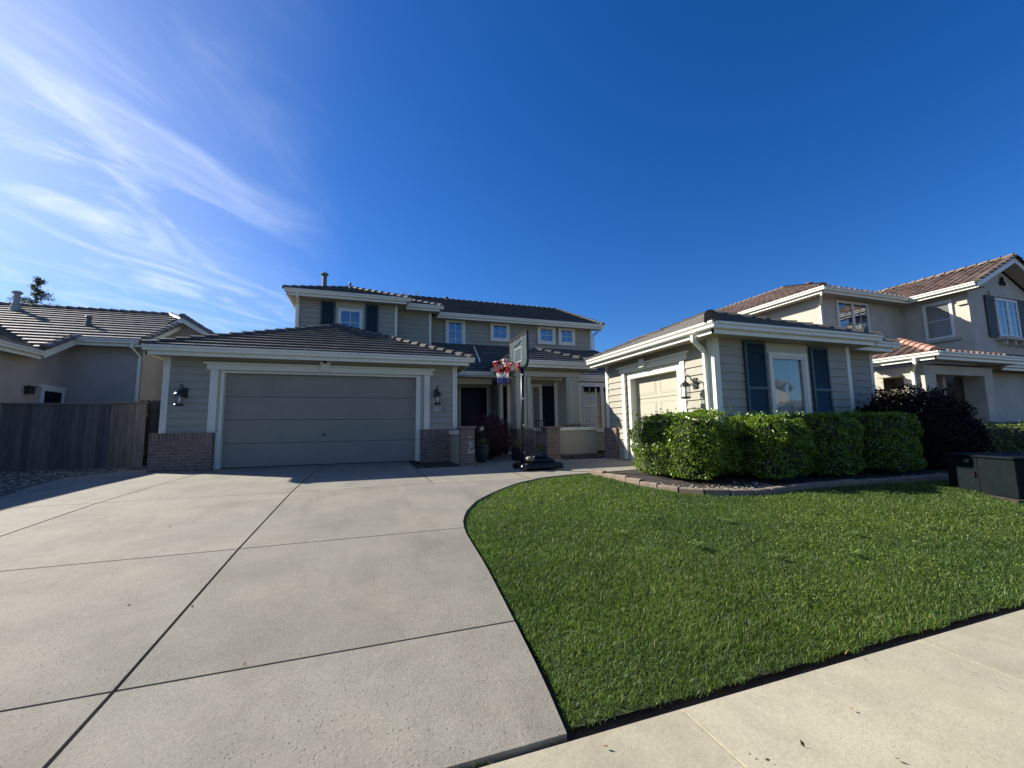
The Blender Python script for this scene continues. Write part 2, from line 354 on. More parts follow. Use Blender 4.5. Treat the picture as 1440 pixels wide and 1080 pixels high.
# ------------------------------------------------------------------ roofs
def interval(poly, v):
    xs = []
    n = len(poly)
    for i in range(n):
        (ua, va), (ub, vb) = poly[i], poly[(i+1) % n]
        if abs(va-vb) < 1e-9:
            if abs(va-v) < 1e-6: xs += [ua, ub]
            continue
        t = (v-va)/(vb-va)
        if -1e-9 <= t <= 1+1e-9: xs.append(ua+t*(ub-ua))
    return (min(xs), max(xs)) if xs else None
def roof_plane(mb, p0, p1, inward, z0, pitch, poly, ex=.31, tw=.33, butt=.06, wave=False):
    """poly in (u along p0->p1, v horizontal run uphill), convex"""
    p0 = Vector((*p0, 0)); p1 = Vector((*p1, 0)); U = (p1-p0).normalized(); V = Vector((*inward, 0)); Z = Vector((0, 0, 1))
    vmin = min(p[1] for p in poly); vmax = max(p[1] for p in poly)
    def pt(u, v, h): return p0+U*u+V*v+Z*(z0+pitch*v+h)
    v = vmin; k = 0
    while v < vmax-1e-3:
        vn = min(v+ex, vmax)
        ia = interval(poly, v+1e-4); ib = interval(poly, vn-1e-4)
        if not ia or not ib: break
        lo = min(ia[0], ib[0]); hi = max(ia[1], ib[1])
        if wave:
            st = tw/8; n0 = math.floor(lo/st); n1 = math.ceil(hi/st)
            def wv(u): 
                c = (u/tw) % 1.0
                return .075*math.sin(math.pi*min(c/.62, 1.0)) if c < .62 else -.018*math.sin(math.pi*(c-.62)/.38)
            tcol = {}
            for i in range(n0, n1):
                ua, ub = i*st, (i+1)*st
                a0 = max(ua, ia[0]); a1 = min(ub, ia[1]); b0 = max(ua, ib[0]); b1 = min(ub, ib[1])
                if a1 <= a0 and b1 <= b0: continue
                if a1 <= a0: a0 = a1 = min(max(ua, ia[0]), ia[1])
                if b1 <= b0: b0 = b1 = min(max(ua, ib[0]), ib[1])
                tid = (math.floor((ua+1e-6)/tw), k)
                if tid not in tcol: tcol[tid] = (random.uniform(.65, 1.3), random.random())
                t, q = tcol[tid]; tc = (t*(1+.25*q), t, t*(1-.1*q))
                mb.add([pt(a0, v, butt+wv(a0)), pt(a1, v, butt+wv(a1)), pt(b1, vn, .006+wv(b1)), pt(b0, vn, .006+wv(b0))], [(0, 1, 2, 3)], tc)
                mb.add([pt(a0, v, -.01), pt(a1, v, -.01), pt(a1, v, butt+wv(a1)), pt(a0, v, butt+wv(a0))], [(0, 1, 2, 3)], tuple(.5*x for x in tc))  # barrel butt gets a darker tint, shade painted under the course edge
        else:
            off = (k % 2)*tw*.5
            n0 = math.floor((lo-off)/tw); n1 = math.ceil((hi-off)/tw)
            for i in range(n0, n1):
                ua, ub = off+i*tw+.003, off+(i+1)*tw-.003
                a0 = max(ua, ia[0]); a1 = min(ub, ia[1]); b0 = max(ua, ib[0]); b1 = min(ub, ib[1])
                if a1 <= a0 and b1 <= b0: continue
                if a1 <= a0: a0 = a1 = min(max(ua, ia[0]), ia[1])
                if b1 <= b0: b0 = b1 = min(max(ua, ib[0]), ib[1])
                t = random.uniform(.72, 1.25); j = random.uniform(0, .005); vj = random.uniform(-.004, .004); w = random.uniform(.96, 1.05)
                tc = (t*w, t, t/w)
                A, B = pt(a0, v+vj, butt+j), pt(a1, v+vj, butt+j*random.random())
                mb.add([A, B, pt(b1, vn+.02, .004), pt(b0, vn+.02, .004)], [(0, 1, 2, 3)], tc)
                mb.add([pt(a0, v+vj, -.012), pt(a1, v+vj, -.012), B, A], [(0, 1, 2, 3)], tuple(.6*x for x in tc))  # butt face tinted darker than the top: shade put into the tile colour
            # underlay, closes the gaps between tiles
            mb.add([pt(ia[0], v, -.004), pt(ia[1], v, -.004), pt(ib[1], vn, -.004), pt(ib[0], vn, -.004)], [(0, 1, 2, 3)], .35)
        v = vn; k += 1
    mb.cut()
def caps(mb, a, b, w=.14, h=.062, step=.33, tint0=1.):
    a = Vector(a); b = Vector(b); d = b-a; L = d.length; d.normalize(); o = d.cross(Vector((0, 0, 1))).normalized(); up = o.cross(d)
    n = max(1, int(L/step))
    for i in range(n):
        s = a+d*(L*i/n); e = a+d*(L*(i+1)/n+.05); t = random.uniform(.75, 1.3)*tint0
        pr = [(-w, -.05), (-w*.62, h*.55), (0, h), (w*.62, h*.55), (w, -.05)]
        vs = [s+o*p*1.08+up*(q+.035) for p, q in pr]+[e+o*p*.9+up*(q-.01) for p, q in pr]
        n5 = len(pr); fs = [(k, k+1, n5+k+1, n5+k) for k in range(n5-1)]+[tuple(range(n5)), tuple(range(n5, 2*n5))]
        mb.add(vs, fs, t)
    mb.cut()
def eave(fm, gm, a, b, zf, fh=.20, gut=True, ext=(0, 0)):
    """fascia board + K gutter from a to b (xy). outside is to the right of a->b"""
    A = Vector((a[0], a[1], zf)); B = Vector((b[0], b[1], zf)); d = (B-A).normalized()
    fm.prism([(-.03, 0), (0, 0), (0, fh), (-.03, fh)], A, B)
    if gut:
        A = A-d*ext[0]; B = B+d*ext[1]
        gm.prism([(.003, .085), (.065, .085), (.085, .105), (.085, .145), (.118, .185), (.118, .222), (.10, .222), (.10, .20), (.003, .20)], A, B); gm.cut()
    fm.cut()
def downspout(name, parent, pts, m=None, w=.035):
    mb = MB()
    for a, b in zip(pts[:-1], pts[1:]):
        A, B = Vector(a), Vector(b); d = (B-A).normalized()
        o = d.cross(Vector((0, 1, 0.02))).normalized(); q = d.cross(o)
        A = A-d*.012; B = B+d*.012
        vs = [p+o*i*w+q*j*w*.75 for p in (A, B) for i, j in ((-1, -1), (1, -1), (1, 1), (-1, 1))]
        mb.add(vs, [(0, 1, 2, 3), (4, 5, 6, 7)]+[(k, (k+1) % 4, 4+(k+1) % 4, 4+k) for k in range(4)])
    return mb.build(name, m or M['gutter'], parent)

# ------------------------------------------------------------------ windows etc.
def window(parent, P, u0, u1, z0, z1, fw=.10, cols=2, rows=2, glass=None, frame=None, dep=.045, mull=None, label=None, blind=False):
    """outer trim u0..u1,z0..z1 ; sash inside; muntin grid"""
    P0 = P; P = lambda u, z, o: P0(u, z, o+.027)
    w = MB().frame(P, u0, u1, z0, z1, fw, -.02, dep).build('window', frame or M['trim'], parent, bevel=.004, label=label)
    a, b, c, d = u0+fw, u1-fw, z0+fw, z1-fw
    segs = [(a, b)] if not mull else [(a, mull-.03), (mull+.03, b)]
    sm = MB()
    if mull: sm.pbox(P, mull-.03, mull+.03, c, d, .0, dep-.006)
    for s, e in segs: sm.frame(P, s, e, c, d, .035, .0, dep-.01)
    sm.build('sash', M['white'], w)
    for s, e in segs:
        MB().pbox(P, s+.035, e-.035, c+.035, d-.035, .004, .012).build('pane', glass or M['glass'], w)
        if cols*rows > 1:
            g = MB()
            for i in range(1, cols): u = s+.035+(e-s-.07)*i/cols; g.pbox(P, u-.011, u+.011, c+.035, d-.035, .0125, .022)
            for j in range(1, rows): z = c+.035+(d-c-.07)*j/rows; g.pbox(P, s+.035, e-.035, z-.011, z+.011, .0135, .0235)
            g.build('muntin_grid', M['white'], w)
    return w
def shutter(parent, P, u0, u1, z0, z1, mid=True, m=None, plank=False, o=.028):
    mb = MB()
    if plank:
        n = 4; w = (u1-u0)/n
        for i in range(n): mb.pbox(P, u0+i*w+.004, u0+(i+1)*w-.004, z0, z1, o, o+.025)
        for z in (z0+.12, z1-.2): mb.pbox(P, u0, u1, z, z+.08, o+.025, o+.045)
    else:
        mb.frame(P, u0, u1, z0, z1, .055, o, o+.05)
        zm = z0+(z1-z0)*.48 if mid else z0
        rng_ = [(z0+.055, zm-.03), (zm+.03, z1-.055)] if mid else [(z0+.055, z1-.055)]
        if mid: mb.pbox(P, u0+.055, u1-.055, zm-.03, zm+.03, o, o+.048)
        for a, b in rng_:
            n = int((b-a)/.045)
            for i in range(n):
                z = a+(b-a)*i/n; h = (b-a)/n
                mb.add([P(u0+.055, z, o+.038), P(u1-.055, z, o+.038), P(u1-.055, z+h, o+.012), P(u0+.055, z+h, o+.012)], [(0, 1, 2, 3)])
                mb.add([P(u0+.055, z, o+.038), P(u1-.055, z, o+.038), P(u1-.055, z, o+.01), P(u0+.055, z, o+.01)], [(0, 1, 2, 3)])
    return mb.build('shutter', m or M['shutter'], parent)
def wall_lantern(parent, P3, label):
    """P3(u, z, out): coach light hanging from a scroll arm; origin at the plate"""
    K = 1.32; c = lambda u, z, o: P3(u*K, z*K, o*K)
    L = MB(); L.lathe(c(0, 0, 0), [(.001, 0), (.055, 0), (.055, .02), (.03, .035), (.001, .04)], 16) if False else None
    pts = lambda seq: [c(*q) for q in seq]
    L = MB(); L.pbox(lambda u, z, o: c(u, z, o), -.045, .045, -.08, .10, 0, .022)
    L.tube(pts([(0, .02, .02), (0, .06, .08), (0, .13, .12), (0, .15, .17), (0, .11, .21), (0, .05, .22)]), [.014, .014, .013, .012, .012, .012], 8)
    L.tube(pts([(0, -.03, .02), (0, -.03, .07), (0, .02, .10)]), .009, 6)
    cx = c(0, 0, .22)
    body = L.build('wall_lantern', M['lantern'], parent, smooth=False, label=label)
    cap = MB(); cap.lathe(cx, [(r*K, h*K) for r, h in [(.012, .06), (.02, .045), (.025, .03), (.05, .015), (.085, -.03), (.088, -.045), (.06, -.047)]], 18)
    cap.build('lantern_cap', M['lantern'], body)
    base = MB(); base.lathe(cx, [(r*K, h*K) for r, h in [(.03, -.25), (.075, -.24), (.08, -.225), (.07, -.212), (.02, -.21)]], 18)
    for k in range(4):
        t = math.pi/4+k*math.pi/2
        base.tube([(cx[0]+.066*K*math.cos(t), cx[1]+.066*K*math.sin(t), cx[2]-.215*K), (cx[0]+.066*K*math.cos(t), cx[1]+.066*K*math.sin(t), cx[2]-.045*K)], .005, 5)
    base.build('lantern_cage', M['lantern'], body)
    g = MB(); g.lathe(cx, [(r*K, h*K) for r, h in [(.058, -.208), (.062, -.17), (.062, -.09), (.058, -.048)]], 18)
    gl = g.build('lantern_glass', M['cglass'], body, smooth=True)
    bu = MB(); bu.lathe(cx, [(r*K, h*K) for r, h in [(.012, -.21), (.012, -.17), (.02, -.15), (.024, -.12), (.015, -.09), (.003, -.075)]], 10)
    bu.build('bulb', M['white'], body, smooth=True)
    return body
def panel_door(parent, P, u0, u1, z0, z1, cols, rows, m, o0=-.20):
    """sectional garage door, recessed by -o0"""
    mb = MB(); h = (z1-z0)/rows
    for j in range(rows):
        a, b = z0+j*h+.006, z0+(j+1)*h-.006
        mb.pbox(P, u0, u1, a, b, o0-.04, o0)
        w = (u1-u0)/cols
        for i in range(cols):
            s, e = u0+i*w+w*.09, u0+(i+1)*w-w*.09; c, d = a+h*.16, b-h*.16
            # raised moulded rectangle
            q = .012
            for (x0, x1, y0, y1) in ((s, e, c, c+.02), (s, e, d-.02, d), (s, s+.02, c+.02, d-.02), (e-.02, e, c+.02, d-.02)):
                mb.pbox(P, x0, x1, y0, y1, o0+.0005, o0+q*.5)
            mb.pbox(P, s+.045, e-.045, c+.045, d-.045, o0+.0005, o0+q*.4)
    return mb.build('garage_door', m, parent)

# =================================================================== MAIN HOUSE
ZE = 2.72          # garage fascia bottom
H = thing('gray_house', 'two storey gray lap siding house with dark tile roofs and two garage wings', 'house', (0, 12, 0))
GF = front(12.1)
sd = MB()
siding(sd, GF, -4.65, -3.70, .89, ZE+.05); siding(sd, GF, 1.68, 2.45, .89, ZE+.05); siding(sd, GF, -3.70, 1.68, 2.52, ZE+.05)
siding(sd, left(-4.65), 12.1, 17.5, 0, ZE+.05); siding(sd, right(2.45), 12.1, 15.2, .0, ZE+.05)
# upper storey
UL = front(16.35); UM = front(17.05); UR = front(17.95)
siding(sd, UL, -2.53, 1.005, 3.2, 5.74, holes=[(-1.18, -.23, 3.4, 5.74)])
siding(sd, left(-2.53), 16.35, 22, 3.2, 5.74); siding(sd, right(1.005), 16.35, 17.05, 3.2, 5.74)
siding(sd, UM, 1.005, 2.42, 3.2, 5.74); siding(sd, right(2.42), 17.05, 17.95, 3.2, 5.74)
siding(sd, UR, 2.42, 10.52, 3.4, 5.74)
def gab(z): 
    t = (z-5.74)/.42
    return (17.95+max(t-.4, 0), 27.5-max(t, 0))
siding(sd, right(10.52), 17.95, 27.5, 3.2, 8.0, top=gab)
# entry walls
siding(sd, front(15.2), 2.45, 4.4, 0, 2.7, holes=[(3.18, 4.26, 0, 2.5)]); siding(sd, left(4.4), 14.2, 15.2, 0, 2.7)
siding(sd, front(14.2), 4.4, 11.4, 0, 2.75, holes=[(4.58, 4.74, 0, 2.42)])

# portico gable-end strip
siding(sd, front(12.87), 4.58, 6.97, 2.77, 2.94)
# wing
WX, WY = 6.75, 6.62
WL = left(WX); WF = front(WY); WF2 = front(7.07)
siding(sd, WL, WY, 7.62, -.1, 2.72); siding(sd, WL, 9.75, 10.75, -.1, 2.72); siding(sd, WL, 7.62, 9.75, 2.36, 2.72)
siding(sd, WF, WX, 10.88, -.1, 2.72, holes=[(8.24, 9.42, .9, 2.64)]); siding(sd, right(10.88), WY, 7.07, -.1, 2.72)
siding(sd, WF2, 10.88, 12.5, -.1, 2.72); siding(sd, right(12.5), 7.07, 11.5, -.1, 2.72); siding(sd, lambda u, z, o: (u, 10.75+o, z), WX, 12.5, -.1, 2.72)
sd.build('siding_wall', M['siding'], H)
# trim boards
tr = MB(True)
def vtrim(P, u, z0, z1, w=.10, o=.03): tr.pbox(P, u-w/2, u+w/2, z0, z1, -.01, o)
vtrim(GF, -4.60, .885, ZE+.04); vtrim(left(-4.65), 12.11, .885, ZE+.04); vtrim(GF, 2.40, .885, ZE+.04); vtrim(right(2.45), 12.11, .89, ZE+.04)
vtrim(UL, -2.48, 3.3, 5.73); vtrim(left(-2.53), 16.36, 3.3, 5.73, .1, .031); vtrim(UL, .955, 3.3, 5.73); vtrim(UM, 2.37, 3.3, 5.73); vtrim(UR, 10.47, 3.6, 5.73, .09)
vtrim(WF, WX+.06, -.1, 2.70, .12); vtrim(WL, WY+.06, -.1, 2.70, .18, .031); vtrim(WF, 10.82, -.1, 2.70, .12); vtrim(WF2, 12.44, -.1, 2.70, .12); vtrim(WL, 10.69, .86, 2.7, .12)
vtrim(front(14.2), 4.52, 0, 2.5, .12, .05); vtrim(front(14.2), 4.80, 0, 2.5, .12, .05); vtrim(front(14.2), 6.68, 0, 2.6, .14, .05)
# garage door surround
tr.pbox(GF, -3.72, -3.55, .89, 2.46, -.02, .035); tr.pbox(GF, 1.52, 1.68, .89, 2.46, -.02, .035)
tr.pbox(GF, -3.80, 1.76, 2.46, 2.60, -.01, .05); tr.pbox(GF, -3.87, 1.83, 2.602, 2.65, -.012, .09)
tr.pbox(GF, -3.55, -3.44, 0, 2.46, -.26, -.03); tr.pbox(GF, 1.30, 1.42, 0, 2.46, -.26, -.03); tr.pbox(GF, -3.44, 1.30, 2.40, 2.458, -.26, -.03)
tr.pbox(GF, -1.22, -1.0, 2.50, 2.72, .091, .125); tr.pbox(GF, -1.25, -.97, 2.67, 2.735, .126, .15)
# wing door surround
tr.pbox(WL, 7.46, 7.60, -.1, 2.36, -.02, .035); tr.pbox(WL, 9.78, 9.92, .0, 2.36, -.02, .035)
tr.pbox(WL, 7.38, 10.0, 2.362, 2.50, -.01, .05); tr.pbox(WL, 7.30, 10.08, 2.502, 2.545, -.012, .10)
tr.pbox(WL, 8.78, 8.98, 2.40, 2.62, .101, .135)
tr.pbox(WL, 7.60, 7.78, -.1, 2.36, -.26, -.03); tr.pbox(WL, 9.60, 9.78, -.1, 2.36, -.30, -.03); tr.pbox(WL, 7.78, 9.60, 2.18, 2.36, -.26, -.03)
tr.build('trim_board', M['trim'], H, bevel=.004)
tr = MB(True)   # flat panels beside the doors
tr.pbox(GF, -3.70, -3.56, 0, .9, -.26, -.15); tr.pbox(GF, 1.43, 1.66, 0, .9, -.26, -.15)
tr.pbox(GF, -3.552, -3.50, .9, 2.45, -.2, -.021); tr.pbox(GF, 1.422, 1.53, .0, 2.455, -.2, -.035)
tr.pbox(WF, 8.18, 9.47, 2.44, 2.66, -.03, .02)
tr.pbox(front(14.12), 2.45, 4.15, 2.46, 2.70, -.1, .06)      # tan header in front of the dark window
tr.pbox(UL, -1.22, -1.13, 3.4, 5.72, 0, .03); tr.pbox(UL, -.28, -.19, 3.4, 5.72, 0, .03); tr.pbox(UL, -1.13, -.28, 5.462, 5.72, -.01, .012); tr.pbox(UL, -1.13, -.28, 3.4, 4.418, -.01, .012)
tr.build('flat_trim_panel', M['tan'], H)
# garage doors
gd = panel_door(H, GF, -3.44, 1.30, .015, 2.40, 4, 4, M['door'])
MB().lathe((-1.11, 12.27, .80), [(.001, .08), (.03, .08), (.035, .06), (.02, .03), (.02, 0)][::-1] and [(.018, 0), (.018, -.02), (.04, -.022), (.04, -.03)], 12, 'y').build('lock_handle', M['blackmetal'], gd)
MB().pbox(GF, -3.44, 1.30, .0, .014, -.25, -.19).build('rubber_seal', M['black'], gd)
panel_door(H, WL, 7.78, 9.60, -.08, 2.18, 2, 4, M['door2'], -.22)
# house back volume to stop light leaks
bk = MB(True); bk.box(-4.6, 2.4, 12.5, 17.4, 0, 2.6); bk.box(-2.5, .98, 16.5, 22.5, 2, 5.6); bk.box(.98, 2.4, 17.2, 22.5, 2, 5.6); bk.box(2.3, 10.5, 18.1, 27.4, 0, 5.7)
bk.box(2.5, 11.3, 15.5, 18.2, 0, 2.8); bk.box(4.9, 11.3, 14.45, 15.48, 0, 2.7); bk.box(7.1, 12.45, 9.66, 10.7, -.1, 2.6); bk.box(7.1, 8.2, 6.75, 9.6, -.1, 2.6); bk.box(9.55, 12.4, 7.2, 9.6, -.1, 2.6)
bk.build('inner_wall', M['tan'], H)
# brick
br = MB(True)
br.box(-4.80, -3.55, 11.92, 12.2, -.08, .90); br.box(1.42, 2.52, 11.92, 12.2, -.08, .90)
br.box(6.66, 6.9, 10.2, 10.84, -.08, .86)
br.box(4.54, 5.10, 12.6, 13.08, -.08, .88)
br.build('brick_wainscot', M['brick'], H, bevel=.004)
# portico
pt = MB(True)
pt.box(4.58, 4.95, 12.74, 13.05, .88, 2.608); pt.box(6.42, 6.88, 12.74, 13.05, .1, 2.608); pt.box(4.53, 6.94, 12.72, 13.05, 2.61, 2.785)
pt.box(4.49, 6.98, 12.70, 12.718, 2.74, 2.785); pt.box(6.49, 6.81, 12.715, 12.738, 1.0, 2.52)
pt.box(4.98, 5.11, 12.76, 13.0, .88, 2.606)
pt.build('porch_post', M['tan'], H, bevel=.006)
pc = MB(True); pc.box(4.6, 6.9, 13.05, 14.2, 2.79, 2.83); pc.box(2.45, 4.4, 13.6, 15.2, 2.66, 2.70); pc.build('porch_ceiling', M['soffit'], H)
# low stucco wall with cap belongs to the courtyard: separate thing below
# soffits
sf = MB(True)
def soff(x0, x1, y0, y1, z): sf.quad((x0, y0, z), (x1, y0, z), (x1, y1, z), (x0, y1, z))
soff(-4.88, 2.78, 11.65, 12.1, ZE+.03); soff(-4.88, -4.65, 12.1, 17.5, ZE+.03); soff(2.45, 2.78, 12.1, 15.2, ZE+.03)
soff(-2.80, 1.35, 15.9, 16.35, 5.73); soff(-2.80, -2.53, 16.35, 22, 5.73); soff(1.005, 2.72, 16.55, 17.05, 5.73); soff(1.005, 1.35, 16.35, 16.55, 5.732); soff(2.42, 10.8, 17.45, 17.95, 5.73)
soff(6.3, 11.14, 6.17, 6.62, 2.69); soff(6.3, 6.75, 6.62, 10.9, 2.69); soff(10.88, 12.62, 6.62, 7.07, 2.692); soff(12.5, 12.62, 7.07, 11, 2.69)
soff(4.13, 7.47, 12.4, 12.87, 2.90); soff(6.97, 7.47, 12.87, 14.2, 2.90); soff(2.45, 11.4, 14.1, 14.2, 2.71)
sf.build('soffit', M['soffit'], H)
# fascia + gutters
fa = MB(); gu = MB(); E_ = (.12, .12)
eave(fa, gu, (-4.88, 11.65), (2.78, 11.65), ZE, ext=(.04, .12)); eave(fa, gu, (-4.88, 17.5), (-4.88, 11.65), ZE, gut=False); eave(fa, gu, (2.78, 11.65), (2.78, 15.5), ZE, gut=False)
eave(fa, gu, (-2.80, 15.9), (1.35, 15.9), 5.7, ext=(.05, .12)); eave(fa, gu, (-2.80, 22.), (-2.80, 15.9), 5.7, gut=False); eave(fa, gu, (1.35, 15.9), (1.35, 16.55), 5.7, gut=False)
eave(fa, gu, (1.35, 16.55), (2.72, 16.55), 5.7, ext=(.1, .12)); eave(fa, gu, (2.72, 16.55), (2.72, 17.45), 5.7, gut=False)
eave(fa, gu, (2.72, 17.45), (10.8, 17.45), 5.7, ext=(.1, .12))
eave(fa, gu, (2.45, 14.1), (11.5, 14.1), 2.68)
eave(fa, gu, (4.13, 12.4), (7.47, 12.4), 2.875, ext=E_); eave(fa, gu, (7.47, 12.4), (7.47, 14.9), 2.875, gut=False); eave(fa, gu, (4.13, 14.9), (4.13, 12.4), 2.875, gut=False)
eave(fa, gu, (6.3, 6.17), (11.14, 6.17), 2.665, ext=(.0, .1)); eave(fa, gu, (6.3, 10.9), (6.3, 6.17), 2.665, ext=(.05, .118))
eave(fa, gu, (11.14, 6.17), (11.14, 6.62), 2.665, gut=False); eave(fa, gu, (11.14, 6.62), (12.62, 6.62), 2.665, ext=(0, .1)); eave(fa, gu, (12.62, 6.62), (12.62, 11.2), 2.665, gut=False)
# gable rake of the long roof
fa.cut(); fa.prism([(-.03, 0), (0, 0), (0, .2), (-.03, .2)], (10.8, 17.45, 5.72), (10.8, 22.75, 7.95))
fa.build('fascia', M['gutter'], H); gu.build('gutter', M['gutter'], H)
# roofs
rf = MB(); cp = MB()
def hipfront(x0, x1, yf, z0, pitch, back=True, depth=6., sides=(1, 1), h=None, **k):
    w = x1-x0; h = h or w/2
    if abs(h-w/2) < 1e-3: poly = [(0, 0), (w, 0), (h, h)]
    else: poly = [(0, 0), (w, 0), (w-h, h), (h, h)]
    roof_plane(k.get('rf', rf), (x0, yf), (x1, yf), (0, 1), z0, pitch, poly, **{a: b for a, b in k.items() if a != 'rf' and a != 'cp'})
    kk = {a: b for a, b in k.items() if a not in ('rf', 'cp')}
    if sides[0]: roof_plane(k.get('rf', rf), (x0, yf+depth), (x0, yf), (1, 0), z0, pitch, [(0, 0), (depth, 0), (depth-h, h), (0, h)], **kk)
    if sides[1]: roof_plane(k.get('rf', rf), (x1, yf), (x1, yf+depth), (-1, 0), z0, pitch, [(0, 0), (depth, 0), (depth, h), (h, h)], **kk)
    c = k.get('cp', cp)
    caps(c, (x0, yf, z0+.02), (x0+h, yf+h, z0+pitch*h+.02)); caps(c, (x1, yf, z0+.02), (x1-h, yf+h, z0+pitch*h+.02))
    if depth > h+.3 and abs(h-w/2) < 1e-3: caps(c, (x0+h, yf+h, z0+pitch*h+.02), (x0+h, yf+depth, z0+pitch*h+.02))
P5 = .42; EO = .06
hipfront(-4.88-EO, 2.78+EO, 11.65-EO, ZE+.21, P5, depth=5.9)
hipfront(-2.80-EO, 1.35+EO, 15.9-EO, 5.91, P5, depth=5.5)
hipfront(-1.4, 2.72+EO, 16.55-EO, 5.91, P5, depth=4.5, sides=(0, 1))
# long roof with gable end
roof_plane(rf, (2.0, 17.45-EO), (10.9, 17.45-EO), (0, 1), 5.91, .435, [(0, 0), (8.9, 0), (8.9, 5.36), (-5.0, 5.36), (-5.0, 3.0)])
roof_plane(rf, (10.9, 28.1), (-2.9, 28.1), (0, -1), 5.91, .435, [(0, 0), (13.8, 0), (13.8, 5.3), (0, 5.3)], ex=.6, tw=1.)
caps(cp, (-3, 22.75, 8.24), (10.95, 22.75, 8.24)); caps(cp, (10.88, 17.4, 5.94), (10.88, 22.75, 8.24), w=.11)
# lower entry roof
roof_plane(rf, (2.45, 14.1-EO), (11.7, 14.1-EO), (0, 1), 2.89, .46, [(0, 0), (9.25, 0), (9.25-1.2, 3.9), (0, 3.9)])
caps(cp, (11.68, 14.05, 2.92), (10.5, 17.9, 4.68))
hipfront(4.13-EO, 7.47+EO, 12.4-EO, 3.085, P5, depth=4.2)
# wing pyramid roof
PZ = 2.875; h = 2.42+EO; x0, x1, y0 = 6.3-EO, 11.14+EO, 6.17-EO
roof_plane(rf, (x0, y0), (x1, y0), (0, 1), PZ, P5, [(0, 0), (2*h, 0), (h, h)])
roof_plane(rf, (x0, y0+2*h), (x0, y0), (1, 0), PZ, P5, [(0, 0), (2*h, 0), (h, h)])
roof_plane(rf, (x1, y0), (x1, y0+2*h), (-1, 0), PZ, P5, [(0, 0), (2*h, 0), (h, h)])
roof_plane(rf, (x1, y0+2*h), (x0, y0+2*h), (0, -1), PZ, P5, [(0, 0), (2*h, 0), (h, h)])
pk = (x0+h, y0+h, PZ+P5*h+.02)
for c_ in ((x0, y0), (x1, y0), (x0, y0+2*h)): caps(cp, (*c_, PZ+.02), pk)
roof_plane(rf, (10.4, 6.62-EO), (12.68, 6.62-EO), (0, 1), PZ, P5, [(0, 0), (2.28, 0), (1.48, .8), (0, .8)])
roof_plane(rf, (12.68, 6.56), (12.68, 11.2), (-1, 0), PZ, P5, [(0, 0), (4.64, 0), (4.64, .8), (.8, .8)])
caps(cp, (12.68, 6.56, PZ+.02), (11.88, 7.36, PZ+.02+.8*P5))
rf.build('roof_slope', M['roof'], H); cp.build('ridge_cap', M['roofcap'], H)
# roof vents, flashing bar
def pipe_vent(parent, x, y, z, h, r, rust=False, m=None):
    v = MB(); v.lathe((x, y, z), [(r*2.2, -.35), (r*1.5, -.05), (r, .12), (r, h)], 12)
    o = v.build('vent_pipe', m or M['vent'], parent, smooth=False)
    c = MB(); c.lathe((x, y, z+h), [(r, 0), (r*1.6, .0), (r*1.7, .04), (r*1.3, .08), (r*.4, .1)], 12); c.build('vent_cap', M['rust'] if rust else (m or M['vent']), o)
pipe_vent(H, -1.70, 17.0, 6.30, .62, .085); pipe_vent(H, -.80, 17.5, 6.6, .20, .035); pipe_vent(H, 4.05, 22.6, 8.10, .16, .07)
# diverter bar on the lower roof
MB().prism([(-.03, 0), (.03, 0), (.03, .07), (-.03, .07)], (4.30, 17.3, 4.42), (4.0, 15.2, 3.45)).build('roof_flashing', M['gutter'], H)
# upper windows
window(H, UL, -1.13, -.28, 4.42, 5.46, .07, 2, 2, frame=M['white'])
shutter(H, UL, -1.72, -1.24, 3.6, 5.68, False); shutter(H, UL, -.17, .30, 3.6, 5.68, False)
window(H, UR, 3.155, 4.055, 3.98, 5.80, .13, 2, 4); window(H, UR, 5.225, 6.16, 4.90, 5.80, .13, 2, 2)
window(H, UR, 7.57, 8.50, 4.89, 5.79, .13, 2, 2); window(H, UR, 8.67, 9.56, 4.89, 5.79, .13, 2, 2)
# entry: dark window, narrow glass, sidelight, front door
dk = window(H, front(15.2), 3.08, 4.42, .25, 2.62, .13, 1, 1, glass=M['dglass'], frame=M['tan'])
sl = MB()
for i in range(22): sl.pbox(front(15.173), 3.26, 4.22, .40+i*.095, .402+i*.095+.05, .020, .026)
sl.build('blind_slat', M['dslat'], dk)
MB().pbox(front(14.2), 4.58, 4.74, 0, 2.42, -.02, .03).build('narrow_window', M['dglass'], H)
sw = window(H, front(14.2), 5.62, 6.10, .80, 2.52, .085, 1, 1, glass=M['dglass'])
ls = MB()
for i in range(20): ls.pbox(front(14.173), 5.75, 5.97, .95+i*.073, .95+i*.073+.045, .016, .03)
ls.build('shutter_slat', M['siding'], sw)
fd = MB(); fd.pbox(front(14.2), 6.14, 6.60, .08, 2.45, .0, .05); fd.build('front_door', M['dslat'], H)
MB().pbox(front(14.2), 6.2, 6.23, 1.0, 1.2, .04, .08).build('door_handle', M['blackmetal'], bpy.data.objects['front_door'])
